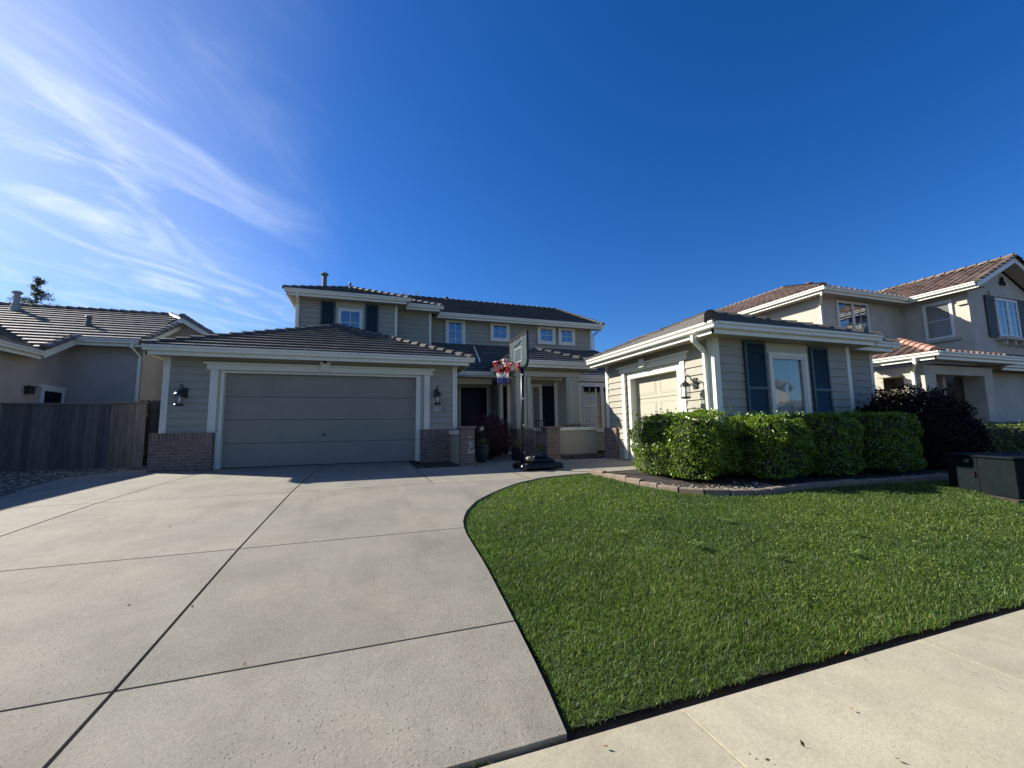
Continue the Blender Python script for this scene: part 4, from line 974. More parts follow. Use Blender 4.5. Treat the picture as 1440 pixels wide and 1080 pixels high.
# bed under hedges (mulch) : region between EC and the house
bm_ = MB(); exs = [p[0] for p in EC[2:]]; eys = [p[1] for p in EC[2:]]
xs = list(np.linspace(4.5, 6.74, 12))
for a, b in zip(xs[:-1], xs[1:]):
    ya, yb = float(np.interp(a, exs, eys)), float(np.interp(b, exs, eys))
    bm_.quad((a, ya, gz(ya)-.02), (b, yb, gz(yb)-.02), (b, 7.95, -.055), (a, 7.9, -.055))
xs = list(np.linspace(6.74, 24, 24))
for a, b in zip(xs[:-1], xs[1:]):
    ya, yb = float(np.interp(a, exs, eys)), float(np.interp(b, exs, eys)); bm_.quad((a, ya, gz(ya)-.02), (b, yb, gz(yb)-.02), (b, 7.6, -.06), (a, 7.6, -.06))
bm_.box(1.45, 2.2, 10.1, 11.9, -.1, -.012); bm_.box(5.27, 6.66, 10.9, 11.6, -.1, .012)
struct(bm_.build('mulch_bed', M['mulch']))
pts = []
for i in range(420):
    x = random.uniform(4.65, 6.6); y0_ = float(np.interp(x, exs, eys)); y = y0_+.1+abs(random.gauss(0, .28)); pts.append((x, y, gz(y)-.01))
for i in range(240):
    x = random.uniform(9.5, 14); y = random.uniform(4.95, 5.35); pts.append((x, y, gz(y)-.01))
for i in range(60):
    pts.append((random.uniform(5.35, 6.6), random.uniform(10.95, 11.15), .02))
stones('bed_gravel', pts, .032, 'pale pebbles on the mulch between the hedges and the edging')
# edging blocks
idx = 0
def edge_pts(step=.36):
    out = []; P_ = [Vector((x, y, 0)) for x, y in EC]; d = 0; 
    for a, b in zip(P_[:-1], P_[1:]):
        L = (b-a).length; t = d
        while t < L: out.append(a+(b-a)*(t/L)); t += step
        d = t-L
    return out
ep = edge_pts()
for a, b in zip(ep[:-1], ep[1:]):
    if a.x > 10.6: break
    d = (b-a).normalized(); o = Vector((-d.y, d.x, 0)); z = gz((a.y+b.y)/2); j = random.uniform(-.012, .012); s, e = a+d*.006, b-d*.006
    w = .06; vs = []
    for p in (s, e):
        for q, h_ in ((-w, -.06), (-w, .045+j), (-w+.02, .06+j), (w-.02, .06+j), (w, .045+j), (w, -.06)): vs.append(p+o*q+Vector((0, 0, z+h_+(random.uniform(-.004, .004)))))
    mb = MB(); mb.add(vs, [(k, k+1, 7+k, 6+k) for k in range(5)]+[(0, 1, 2, 3, 4, 5), (6, 7, 8, 9, 10, 11)], random.uniform(.85, 1.1))
    ob = mb.build('edging_block', M['edging']); tag(ob, 'concrete edging block in the curved row between lawn and hedge bed', 'edging block', 'curved row of concrete edging blocks')
# lawn base
lw = MB()
def lawn_back(x): return float(np.interp(x, [p[0] for p in LC[4:]]+[4.5]+exs[3:], [p[1] for p in LC[4:]]+[6.5]+eys[3:])) if False else 0
poly = [(x+.03, y) for x, y in LC]+[(4.36, 7.6)]+[(x-.03, y-.08) for x, y in EC[2:]]+[(13.5, 1.74), (.83, 1.74)]
def inpoly(x, y):
    c = np.zeros(len(x), bool); n = len(poly); j = n-1
    for i in range(n):
        xi, yi = poly[i]; xj_, yj = poly[j]
        with np.errstate(divide='ignore', invalid='ignore'): c ^= ((yi > y) != (yj > y)) & (x < (xj_-xi)*(y-yi)/(yj-yi+1e-12)+xi)
        j = i
    return c
cell = .12; X_, Y_ = np.meshgrid(np.arange(.8, 13.5, cell), np.arange(1.74, 7.75, cell)); X_, Y_ = X_.ravel(), Y_.ravel()
k_ = inpoly(X_+cell/2, Y_+cell/2)
for x, y in zip(X_[k_], Y_[k_]):
    z0_, z1_ = gz(y)-.035, gz(y+cell)-.035; lw.quad((x, y, z0_), (x+cell, y, z0_), (x+cell, y+cell, z1_), (x, y+cell, z1_))
struct(lw.build('lawn', M['lawnsoil']))
# grass blades
def grass(name, x, y, h, w, m):
    n = len(x); z = np.interp(y, GY, GZ)-.035
    a = rng.uniform(0, 2*math.pi, n); lean = rng.uniform(.25, 1.45, n); la = rng.uniform(0, 2*math.pi, n)
    dx, dy = np.cos(a)*w/2, np.sin(a)*w/2; h = h*rng.uniform(.7, 1.25, n); lx, ly = np.cos(la)*np.sin(lean)*h, np.sin(la)*np.sin(lean)*h; hz = h*np.cos(lean*.8)
    V = np.empty((n, 5, 3))
    V[:, 0] = np.stack([x-dx, y-dy, z], 1); V[:, 1] = np.stack([x+dx, y+dy, z], 1)
    V[:, 2] = np.stack([x+dx*.8+lx*.35, y+dy*.8+ly*.35, z+hz*.6], 1); V[:, 3] = np.stack([x-dx*.8+lx*.35, y-dy*.8+ly*.35, z+hz*.6], 1)
    V[:, 4] = np.stack([x+lx, y+ly, z+hz], 1)
    me = bpy.data.meshes.new(name); me.vertices.add(n*5); me.vertices.foreach_set('co', V.ravel()); me.loops.add(n*7); me.polygons.add(n*2)
    idx = np.arange(n)[:, None]*5+np.array([0, 1, 2, 3, 3, 2, 4])[None, :]; me.loops.foreach_set('vertex_index', idx.ravel().astype(np.int32))
    ls = (np.arange(n)[:, None]*7+np.array([0, 4])[None, :]).ravel(); me.polygons.foreach_set('loop_start', ls.astype(np.int32))
    ca = me.color_attributes.new('tint', 'FLOAT_COLOR', 'POINT')
    patch = np.sin(x*2.1+np.sin(y*1.7)*1.4)*np.cos(y*2.6+np.sin(x*1.1))*.5+.5*np.sin(x*5.3+y*3.1)*np.cos(y*6.1-x*2)*.6
    k = rng.uniform(.45, 1.5, n)*(1+.26*patch); wm = np.clip(rng.normal(.25, .35, n)+.2*patch, 0, 1.4); dry = (rng.random(n) < .035)
    c = np.stack([k*(1+.75*wm), k*(1+.12*wm), k*(1-.15*wm), np.ones(n)], 1); c[dry, :3] *= np.array([2.8, 1.8, 2.2]); yl = np.clip(np.sin(x*.9+2.2)*np.sin(y*1.4+x*.35+.6)*.9, 0, 1); c[:, 0] *= 1+.3*yl; c[:, 1] *= 1+.16*yl
    ca.data.foreach_set('color', np.repeat(c, 5, 0).astype(np.float32).ravel()); me.materials.append(m); me.update(calc_edges=True)
    o = bpy.data.objects.new(name, me); COL.objects.link(o); o['kind'] = 'stuff'; return o
N = 1500000; x = rng.uniform(.75, 13.5, N); y = rng.uniform(1.71, 7.75, N)
dist = np.hypot(x, y); pden = np.clip((3.2/dist)**1.35, .10, 1.0); edge = 1.735+.012*np.sin(x*7)+.010*np.sin(x*23+1); keep = (rng.random(N) < pden*.85) & inpoly(x, np.maximum(y, 1.745)) & (y > edge+rng.normal(0, .008, N)); x, y, dist = x[keep], y[keep], dist[keep]
clump = .5+.5*np.sin(x*9+np.sin(y*7)*2)*np.sin(y*11+np.sin(x*5)*2)
x = x+0; big = np.sin(x*1.3+1)*np.sin(y*1.9+x*.7); hh = rng.uniform(.016, .038, len(x))*(1+.45*clump+.15*big); ww_ = .0036*(1+.17*np.maximum(dist-2, 0))
tall = rng.random(len(x)) < .008; hh = np.where(tall, hh*1.5, hh)
go = grass('grass', x, y, hh, ww_, M['grass']); go['label'] = 'mown green lawn grass between driveway and sidewalk'; go['category'] = 'grass'
print('blades', len(x))
cp_ = []
for cx_, cy_, r_, n_ in ((2.7, 6.2, .5, 900), (2.2, 6.8, .35, 500), (3.6, 5.0, .4, 500), (5.2, 3.4, .8, 1600), (6.6, 3.0, .9, 1600), (4.2, 3.2, .35, 500), (4.6, 2.4, .4, 700), (7.8, 2.9, .7, 1000), (2.4, 4.0, .3, 350), (1.8, 5.4, .25, 300), (3.1, 2.3, .25, 350), (5.9, 4.3, .5, 600)):
    q = rng.normal(0, 1, (n_, 2))*r_*.5; cp_.append(np.stack([cx_+q[:, 0]*1.3, cy_+q[:, 1]], 1))
cp_ = np.concatenate(cp_); cp_ = cp_[inpoly(cp_[:, 0], cp_[:, 1])]; cz_ = np.interp(cp_[:, 1], GY, GZ)-.035+rng.uniform(.015, .038, len(cp_))
cv = leaves('clover', np.column_stack([cp_, cz_]), np.tile([0, 0, 1.6], (len(cp_), 1)), .019, M['weed'], aspect=.9, tint=(.45, 1.1)); cv['kind'] = 'stuff'; cv['label'] = 'patches of pale clover leaves growing through the lawn'; cv['category'] = 'clover'
# tufts in the joint by the sidewalk
xg = rng.uniform(.18, .48, 260); yg = rng.uniform(1.652, 1.676, 260); jg = grass('joint_grass', xg, yg, rng.uniform(.015, .04, 260), np.full(260, .003), M['weed']); jg['label'] = 'little weeds in the crack between driveway and sidewalk'; jg['category'] = 'weeds'
es = MB(); es.quad((.80, 1.655, -.455), (14, 1.655, -.455), (14, 1.80, -.44), (.80, 1.80, -.44)); struct(es.build('soil_edge', M['soil']))
M['dry'] = leafmat('dry_leaf', (.16, .10, .05), .7, .2, .2)
q1 = np.column_stack([rng.uniform(.3, 6, 34), rng.uniform(.2, 1.62, 34)]); q2 = np.column_stack([rng.uniform(4.8, 10.5, 260), rng.uniform(5.15, 5.6, 260)]); q3 = np.column_stack([rng.uniform(-4.5, .9, 30), rng.uniform(2, 11, 30)])
qq = np.concatenate([q1, q2, q3]); ll = leaves('leaf_litter', np.column_stack([qq, np.interp(qq[:, 1], GY, GZ)+.008]), np.tile([0, 0, 2.5], (len(qq), 1)), .022, M['dry'], aspect=.5, tint=(.4, 1.2)); ll['kind'] = 'stuff'; ll['label'] = 'scattered dry leaf bits on the concrete and under the hedges'; ll['category'] = 'leaf litter'
# broad leaf weeds in the lawn
for i, (wx, wy, s) in enumerate([(3.05, 3.35, .11), (4.25, 2.72, .12), (4.0, 3.9, .08), (2.55, 3.9, .08), (2.25, 5.6, .08), (3.5, 2.9, .07), (4.9, 3.1, .09), (5.4, 3.9, .08), (3.3, 4.3, .07), (6.0, 3.0, .09)]):
    mb = MB(); z = gz(wy)+.012
    for k in range(9):
        a = k*2*math.pi/9+random.uniform(-.3, .3); L = s*random.uniform(.6, 1.1); wd = L*.16; c, d = math.cos(a), math.sin(a)
        seq = [(0, .2, 0), (.3, .6, .35), (.55, 1, .5), (.7, .6, .5), (.85, .9, .42), (1.0, .05, .25)]
        vs = []
        for t, ww2, hh2 in seq: vs += [(wx+c*L*t-d*wd*ww2, wy+d*L*t+c*wd*ww2, z+hh2*L*.5), (wx+c*L*t+d*wd*ww2, wy+d*L*t-c*wd*ww2, z+hh2*L*.5)]
        mb.add(vs, [(2*j, 2*j+1, 2*j+3, 2*j+2) for j in range(5)], random.uniform(.7, 1.3))
    o = mb.build('weed', M['weed']); tag(o, 'pale broad leaved weed lying flat in the lawn', 'weed', 'broad leaved weeds in the lawn')

# utility box
ub = thing('utility_box', 'dark green metal utility box standing on the edge of the lawn', 'utility box', (9.0, 3.4, -.30))
UA, UB = Vector((.5, .866, 0)), Vector((.866, -.5, 0)); UO = Vector((8.98, 3.42, 0))
def ubox(mb, a0, a1, b0, b1, z0, z1, dome=0):
    vs = [tuple(UO+UA*a+UB*b+Vector((0, 0, z))) for z in (z0, z1) for b in (b0, b1) for a in (a0, a1)]
    return mb.add(vs, [(0, 2, 3, 1), (4, 5, 7, 6), (0, 1, 5, 4), (1, 3, 7, 5), (3, 2, 6, 7), (2, 0, 4, 6)])
ubox(MB(), 0, 1.2, 0, 1.1, -.27, .29).build('cabinet', M['utility'], ub, bevel=.015)
ubox(MB(), -.03, 1.23, -.03, 1.13, .292, .335).build('lid', M['utility'], ub, bevel=.018)
ubox(MB(), -.08, 1.28, -.08, 1.18, -.42, -.272).build('concrete_pad', M['mulch'], ub, bevel=.01)
q_ = MB(); ubox(q_, .60, .612, -.008, -.001, -.24, .28); ubox(q_, .64, .70, -.025, -.001, -.02, .06); q_.build('door_seam', M['black'], ub)

# =================================================================== FENCE, LEFT
def fence(name, label, p0, p1, z1, m, posts=True, group=None, dark=1., dog=False, cap=True):
    p0 = Vector((*p0, 0)); p1 = Vector((*p1, 0)); d = p1-p0; L = d.length; d.normalize(); o = Vector((d.y, -d.x, 0)); r = thing(name, label, 'fence', (p0.x, p0.y, 0), group)
    mb = MB(); n = max(1, round(L/.14))
    for i in range(n):
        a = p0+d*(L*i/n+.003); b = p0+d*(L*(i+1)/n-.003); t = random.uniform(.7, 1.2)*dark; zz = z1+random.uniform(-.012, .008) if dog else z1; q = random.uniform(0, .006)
        pr = [(0, -.05), (1, -.05), (1, zz-.04), (.78, zz), (.22, zz), (0, zz-.04)] if dog else [(0, -.05), (1, -.05), (1, zz), (0, zz)]
        m_ = len(pr); vs = [a+(b-a)*u+o*(q)+Vector((0, 0, z)) for u, z in pr]+[a+(b-a)*u+o*(q+.018)+Vector((0, 0, z)) for u, z in pr]
        mb.add(vs, [tuple(range(m_)), tuple(range(m_, 2*m_))]+[(k, (k+1) % m_, m_+(k+1) % m_, m_+k) for k in range(m_)], t)
    mb.build('fence_boards', m, r)
    rl = MB()
    for z in (.3, 1.4): rl.prism([(-.06, 0), (-.01, 0), (-.01, .09), (-.06, .09)], p0+Vector((0, 0, z)), p1+Vector((0, 0, z)))
    rl.build('fence_rail', m, r)
    if cap: MB().prism([(-.08, z1+.002), (.07, z1+.002), (.07, z1+.042), (-.08, z1+.042)], p0, p1).build('cap_rail', m, r, label=None)
    if posts:
        k = max(1, round(L/2.4))
        for i in range(k+1):
            c = p0+d*(L*i/k); MB().box(c.x-.045, c.x+.045, c.y+.03, c.y+.12, -.1, z1-.02).build('fence_post', m, r)
    return r
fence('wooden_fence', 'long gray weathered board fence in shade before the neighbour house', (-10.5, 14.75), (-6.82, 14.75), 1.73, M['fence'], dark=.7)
fence('wooden_fence', 'short paler brown board fence section right of the long gray fence', (-6.80, 14.66), (-5.98, 14.62), 1.77, mat('tan_fence_wood', (.30, .25, .19), .9, .35, 3., .6, 60, stretch=(6, 6, .6), tint=True), dark=1., posts=False)
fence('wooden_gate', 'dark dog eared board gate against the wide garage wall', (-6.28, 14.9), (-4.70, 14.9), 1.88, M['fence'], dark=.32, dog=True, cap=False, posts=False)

# =================================================================== LEFT NEIGHBOUR HOUSE
NH = thing('tan_house', 'single storey taupe stucco house with striped gray tile roof at the left edge', 'house', (-12, 18, 0))
nw = MB()
flatwall(nw, right(-9.15), -2, 16.9, 0, 3.3, holes=[(16.08, 16.92, 1.3, 2.28)]); flatwall(nw, front(17.05), -9.15, -7.2, 0, 3.9); flatwall(nw, right(-7.2), 17.05, 26, 0, 3.9); nw.add([(-9.15, 15.2, 3.3), (-9.15, 17.05, 3.3), (-9.15, 17.05, 4.1), (-9.15, 15.3, 3.32)], [(0, 1, 2, 3)])
flatwall(nw, right(-9.15), 16.9, 17.05, 0, 3.3)
flatwall(nw, front(19.0), -7.2, -5.75, 0, 3.6); flatwall(nw, right(-5.75), 19., 26, 0, 3.6)
nw.add([(-7.5, 19., 3.6), (-5.75, 19., 3.6), (-5.75, 19., 4.35), (-6.75, 19., 5.1), (-7.5, 19., 4.6)], [(0, 1, 2, 3, 4)])
nw.build('stucco_wall', M['nstucco'], NH)
MB().box(-9.35, -9.2, 16.0, 17.0, 1.2, 2.4).build('inner_wall', M['nstucco'], NH)
nr = MB(); nc = MB(); nf = MB(); ng = MB(); PN = .47
# wing slope facing +X, far part meets the rake
roof_plane(nr, (-8.75+.06, -2), (-8.75+.06, 15.25), (-1, 0), 3.25, PN, [(0, 0), (17.25, 0), (19.5, 2.1), (19.5, 4.2), (0, 4.2)], ex=.32)
eave(nf, ng, (-8.75, -2), (-8.75, 15.25), 3.04, ext=(0, .0))
# main front slope
roof_plane(nr, (-16, 16.5-.06), (-6.95+.05, 16.5-.06), (0, 1), 3.93, PN, [(0, 0), (9.1, 0), (9.1, 2.75), (8.3, 3.9), (0, 3.9)], ex=.32)
roof_plane(nr, (-12.5, 15.19), (-8.69, 15.19), (0, 1), 3.34, PN, [(0, 0), (3.81, 0), (3.81, 1.30), (0, 1.30)], ex=.32)
eave(nf, ng, (-8.75, 16.5), (-6.95, 16.5), 3.72, ext=(.0, .06))
nf.cut(); nf.prism([(0, 0), (.03, 0), (.03, .2), (0, .2)], (-8.72, 15.25, 3.08), (-8.72, 16.5, 3.70)); caps(nc, (-8.69, 15.2, 3.40), (-8.69, 16.6, 4.04), w=.11)
caps(nc, (-6.92, 16.45, 3.99), (-6.92, 19.3, 5.30), w=.12); nf.cut(); nf.prism([(0, 0), (.03, 0), (.03, .2), (0, .2)], (-6.92, 16.5, 3.74), (-6.92, 19.2, 5.0))
caps(nc, (-16, 20.35, 5.80), (-7.75, 20.35, 5.80)); caps(nc, (-7.75, 20.35, 5.80), (-6.8, 19.3, 5.32))
# small rear gable, faces the street
roof_plane(nr, (-7.75, 24), (-7.75, 18.7), (1, 0), 4.70, .62, [(0, 0), (5.3, 0), (5.3, 1.0), (0, 1.0)], ex=.32)
roof_plane(nr, (-5.5, 18.7), (-5.5, 24), (-1, 0), 4.53, .62, [(0, 0), (5.3, 0), (5.3, 1.28), (0, 1.28)], ex=.32)
caps(nc, (-5.5, 18.7, 4.58), (-6.78, 18.7, 5.36), w=.1); caps(nc, (-6.78, 18.7, 5.38), (-6.78, 23.5, 5.38))
def rake(mb, a, b, h=.2):
    a, b = Vector(a), Vector(b); mb.add([a, b, b+Vector((0, 0, h)), a+Vector((0, 0, h)), a+Vector((0, .03, 0)), b+Vector((0, .03, 0)), b+Vector((0, .03, h)), a+Vector((0, .03, h))], [(0, 1, 2, 3), (4, 5, 6, 7), (0, 1, 5, 4), (3, 2, 6, 7), (0, 3, 7, 4), (1, 2, 6, 5)]); mb.cut()
nf.cut(); rake(nf, (-7.75, 18.68, 4.42), (-6.77, 18.68, 5.10)); rake(nf, (-6.765, 18.68, 5.10), (-5.5, 18.68, 4.32))
nr.build('roof_slope', M['nroof'], NH); nc.build('ridge_cap', M['nroof'], NH); nf.build('fascia', M['gutter'], NH); ng.build('gutter', M['gutter'], NH)
downspout('downspout', NH, [(-7.25, 16.42, 3.8), (-7.25, 16.42, 3.68), (-7.26, 16.98, 3.45), (-7.26, 16.98, .2)])
nwn = window(NH, right(-9.15), 16.02, 16.98, 1.25, 2.32, .06, 1, 1, glass=M['dglass'], frame=M['white'])
MB().pbox(right(-9.15), 15.95, 17.04, 2.322, 2.40, 0, .06).build('window_head', M['trim'], nwn)
window(NH, front(19.), -6.85, -6.0, 1.6, 2.75, .06, 1, 1, glass=M['glass'], frame=M['white'])
wl = MB(); wl.box(-9.14, -9.03, 15.42, 15.64, 2.08, 2.26); wl.box(-9.14, -8.99, 15.40, 15.66, 2.262, 2.30); wl.build('wall_light', M['lantern'], NH)
pipe_vent(NH, -12.1, 19.6, 5.62, .42, .085, m=M['nstucco']); pipe_vent(NH, -9.15, 17.9, 4.75, .14, .06)
sf2 = MB(True); sf2.quad((-9.15, -2, 3.08), (-8.75, -2, 3.08), (-8.75, 15.25, 3.08), (-9.15, 15.25, 3.08)); sf2.quad((-9.15, 16.5, 3.75), (-6.95, 16.5, 3.75), (-6.95, 17.05, 3.75), (-9.15, 17.05, 3.75)); sf2.quad((-7.2, 17.05, 3.75), (-6.95, 17.05, 3.75), (-6.95, 19, 3.75), (-7.2, 19, 3.75)); sf2.build('soffit', M['soffit'], NH)
# =================================================================== RIGHT NEIGHBOUR HOUSE
RH = thing('cream_house', 'two storey cream stucco house with terracotta tile roofs at the right edge', 'house', (19, 11, 0))
CR = M['cstucco']; rw = MB(True)
AX, AY, BX, BY = 16.4, 10.8, 21.35, 8.7
flatwall(rw, left(AX), AY, 20, 2.6, 5.8); flatwall(rw, front(AY), AX, BX, 2.6, 5.8, holes=[(17.25, 19.05, 4.55, 5.78)] if False else ())
flatwall(rw, left(BX), BY, AY, 0, 5.8)
PK = 7.0; RB = 4.9
flatwall(rw, front(BY), BX, BX+RB, 0, 5.8)
rw.cut(); rw.add([(BX, BY, 5.8), (BX+RB, BY, 5.8), (BX+RB/2, BY, 5.8+RB/2*.45)], [(0, 1, 2)])
rw.box(BX+.05, BX+RB, BY+.3, 20, 0, 5.7); rw.box(AX+.05, BX+.2, AY+.1, 20, 0, 5.7)
flatwall(rw, left(16.4), 9.0, 20, 2.0, 2.59); 
rw.cut(); rw.box(16.05, 16.62, 7.72, 8.25, .85, 2.358); rw.cut(); rw.box(19.25, 19.74, 7.72, 8.25, .85, 2.358); rw.cut(); rw.box(16.04, 19.748, 7.71, 8.0, 2.36, 2.64); rw.box(16.045, 16.6, 8.002, 9.0, 2.362, 2.63); rw.cut(); rw.box(18.1, 18.25, 8.25, 9.6, 0, 2.6); 
rw.cut(); rw.box(19.75, BX+RB+2, 8.4, 8.69, 0, 2.66)
rw.build('stucco_wall', CR, RH)
bw = MB(True); bw.box(16.42, 21, 9.6, 9.8, -.1, 2.6); bw.box(16.46, 16.7, 8.26, 20, -.1, 1.98); bw.box(16.0, 16.66, 7.66, 8.3, -.1, .85); bw.box(18.2, 27, 7.64, 8.39, -.1, .85); bw.build('brown_wall', M['bstucco'], RH)
cl_ = MB(); cc = MB(); rfa = MB(); rgu = MB(); ZR = 5.75
W = dict(ex=.38, tw=.30, butt=.03, wave=True)
# block A hip
ah = 5.6
roof_plane(cl_, (15.84, 30.), (15.84, 10.24), (1, 0), ZR+.2, .42, [(0, 0), (19.76, 0), (19.76-ah, ah), (0, ah)], **W)
roof_plane(cl_, (15.84, 10.24), (22, 10.24), (0, 1), ZR+.2, .42, [(0, 0), (6.16, 0), (6.16, ah), (ah, ah)], **W)
caps(cc, (15.84, 10.24, ZR+.26), (15.84+ah, 10.24+ah, ZR+.26+.42*ah)); caps(cc, (15.84+ah, 10.24+ah, ZR+.26+.42*ah), (15.84+ah, 30, ZR+.26+.42*ah))
eave(rfa, rgu, (15.9, 20), (15.9, 10.3), ZR, ext=(0, .118)); eave(rfa, rgu, (15.9, 10.3), (20.9, 10.3), ZR)
# block B gable facing the street
pb = .45; hb = 2.85
roof_plane(cl_, (20.84, 15), (20.84, 8.2), (1, 0), ZR+.2, pb, [(0, 0), (6.8, 0), (6.8, hb), (0, hb)], **W)
roof_plane(cl_, (20.84+2*hb, 8.2), (20.84+2*hb, 15), (-1, 0), ZR+.2, pb, [(0, 0), (6.8, 0), (6.8, hb), (0, hb)], **W)
caps(cc, (20.84+hb, 8.2, ZR+.27+pb*hb), (20.84+hb, 15, ZR+.27+pb*hb))
eave(rfa, rgu, (20.9, 10.3), (20.9, 8.25), ZR)
rfa.cut(); rake(rfa, (20.9, 8.2, ZR+.0), (20.84+hb, 8.2, ZR+pb*hb-.02), .21); rake(rfa, (20.84+hb+.005, 8.2, ZR+pb*hb-.02), (26.48, 8.2, ZR), .21)
caps(cc, (20.86, 8.22, ZR+.25), (20.84+hb, 8.22, ZR+.27+pb*hb), w=.13); caps(cc, (26.5, 8.22, ZR+.25), (20.84+hb, 8.22, ZR+.27+pb*hb), w=.13)
# porch roof
ZP = 2.72
roof_plane(cl_, (15.60, 8.9), (15.60, 7.16), (1, 0), ZP+.2, .42, [(0, 0), (1.74, 0), (0.0, 1.74)], **W)
roof_plane(cl_, (15.60, 7.16), (27, 7.16), (0, 1), ZP+.2, .30, [(0, 0), (11.4, 0), (11.4, 3.4), (3.4, 3.4)] if False else [(0, 0), (5.0, 0), (5.0, 2.4), (2.0, 2.4)], **W)
roof_plane(cl_, (20.6, 7.7), (28, 7.7), (0, 1), ZP+.1, .42, [(0, 0), (7.4, 0), (7.4, 1.0), (0, 1.0)], **W)
roof_plane(cl_, (14.9, 8.9), (17.4, 8.9), (0, 1), ZP+.2, .42, [(0, 0), (2.5, 0), (2.5, 1.9), (.9, 1.9), (0, .6)], **W)
eave(rfa, rgu, (15.66, 8.9), (15.66, 7.22), ZP, ext=(0, .118)); eave(rfa, rgu, (15.66, 7.22), (20.5, 7.22), ZP); eave(rfa, rgu, (20.5, 7.75), (28, 7.75), ZP-.1)
eave(rfa, rgu, (14.6, 8.92), (15.66, 8.92), ZP, gut=False)
ccp = MB(); caps(ccp, (15.62, 7.18, ZP+.27), (17.35, 8.92, ZP+.28+.42*1.74), w=.14); ccp.build('porch_ridge_cap', M['claycap'], RH)
cl_.build('roof_slope', M['clay'], RH); cc.build('ridge_cap', M['clay'], RH); rfa.build('fascia', M['gutter'], RH); rgu.build('gutter', M['gutter'], RH)
sf3 = MB(True)
for x0, x1, y0, y1, z in ((15.9, 16.4, 10.3, 20, 5.78), (16.4, 21.35, 10.3, 10.8, 5.78), (20.9, 21.35, 8.2, 10.3, 5.781), (15.66, 16.4, 7.22, 9, 2.75), (16.4, 20.5, 7.22, 7.72, 2.75), (16.62, 20.5, 7.72, 9.6, 2.70)): sf3.quad((x0, y0, z), (x1, y0, z), (x1, y1, z), (x0, y1, z))
sf3.cut(); sf3.quad((20.9, 8.23, 5.80), (20.9, 8.69, 5.80), (20.84+hb, 8.69, 5.80+pb*hb-.03), (20.84+hb, 8.23, 5.80+pb*hb-.03)); sf3.cut(); sf3.quad((20.84+2*hb, 8.23, 5.80), (20.84+2*hb, 8.69, 5.80), (20.84+hb, 8.69, 5.80+pb*hb-.03), (20.84+hb, 8.23, 5.80+pb*hb-.03))
sf3.build('soffit', M['soffit'], RH)
aw = window(RH, front(AY), 17.30, 19.15, 4.35, 5.72, .06, 2, 3, frame=M['trim'], mull=18.22)
bwn = window(RH, left(BX), 9.15, 10.05, 4.13, 5.62, .06, 1, 2, frame=M['white'], glass=glassmat('blinded_glass', (.16, .17, .16), .1))
MB().pbox(left(BX), 9.02, 10.15, 4.02, 4.12, 0, .08).build('window_sill', CR, bwn)
fw = window(RH, front(BY), 23.05, 24.60, 4.13, 5.68, .06, 2, 4, frame=M['white'], mull=23.85)
sh = MB(); sh.pbox(front(BY), 22.85, 24.8, 3.98, 4.10, .0, .30)
for x in (23.0, 23.6, 24.2, 24.6): sh.pbox(front(BY), x, x+.14, 3.78, 3.98, 0, .22)
sh.build('window_box', M['cstucco'], fw); MB().pbox(front(BY), 22.75, 24.9, 5.74, 5.92, 0, .06).build('window_head', CR, fw)
shutter(RH, front(BY), 22.38, 22.98, 4.08, 5.74, m=M['brown_shutter'], plank=True); shutter(RH, front(BY), 24.68, 25.28, 4.08, 5.74, m=M['brown_shutter'], plank=True)
gv = MB()
for dx, dz in ((0, .13), (-.11, -.03), (.11, -.03)): gv.lathe((23.83+dx, 8.68, 6.38+dz), [(.01, 0), (.10, 0), (.11, -.02), (.085, -.02), (.08, .0)], 14, 'y')
gv.build('gable_vent', M['black'], RH)
rt = MB(True); rt.pbox(left(BX), 8.7, 9.0, 5.32, 5.52, 0, .08); rt.pbox(left(AX), 10.8, 10.92, 4, 5.7, 0, .02); rt.build('trim_board', CR, RH)
downspout('downspout', RH, [(15.95, 10.36, 5.8), (15.95, 10.4, 5.68), (16.33, 10.72, 5.4), (16.33, 10.72, 3.2)]); downspout('downspout', RH, [(15.62, 7.7, 2.8), (15.62, 7.7, 2.66), (15.98, 7.95, 2.45), (15.98, 7.95, .2)], w=.05)
MB().box(16.8, 18.05, 9.52, 9.59, 0, 2.25).build('porch_door', M['bstucco'], RH)
pipe_vent(RH, 18.6, 12.6, 6.9, .22, .10, m=M['clay'])

# =================================================================== TREES BEHIND
tc = thing('conifer_tree', 'small dark conifer top showing above the left neighbour roof', 'tree', (-26.6, 45, 0))
MB().tube([(-26.6, 45, 0), (-26.6, 45, 7), (-26.55, 45, 14.1)], [.25, .16, .02], 8).build('trunk', M['bark'], tc)
pts = []; nr_ = []
br_ = MB()
for i in range(110):
    f = random.random()**.8; z = 14.25-f*7; L = (.25+f*4.2)*random.uniform(.55, 1.1); a = random.random()*6.283; c, d = math.cos(a), math.sin(a)
    br_.tube([(-26.6, 45, z), (-26.6+c*L, 45+d*L, z+.12*L)], [.03, .008], 4)
    for k in range(60):
        t = random.uniform(.15, 1.05); pts.append((-26.6+c*L*t+random.gauss(0, .12), 45+d*L*t+random.gauss(0, .12), z+.12*L*t+random.gauss(0, .10))); nr_.append((0, 0, 1))
br_.build('branch', M['bark'], tc); leaves('crown', pts, nr_, .20, M['conifer'], tc, aspect=.3)
tb = thing('bare_tree', 'pale bare twigs of a leafless tree top above the gray house roof', 'tree', (3.0, 42, 0))
MB().tube([(3.0, 42, 0), (3.0, 42, 6), (3.1, 42, 9)], [.25, .18, .12], 8).build('trunk', M['bark'], tb)
twg = MB(); twm = mat('pale_twig', (.5, .46, .42), .9, .2)
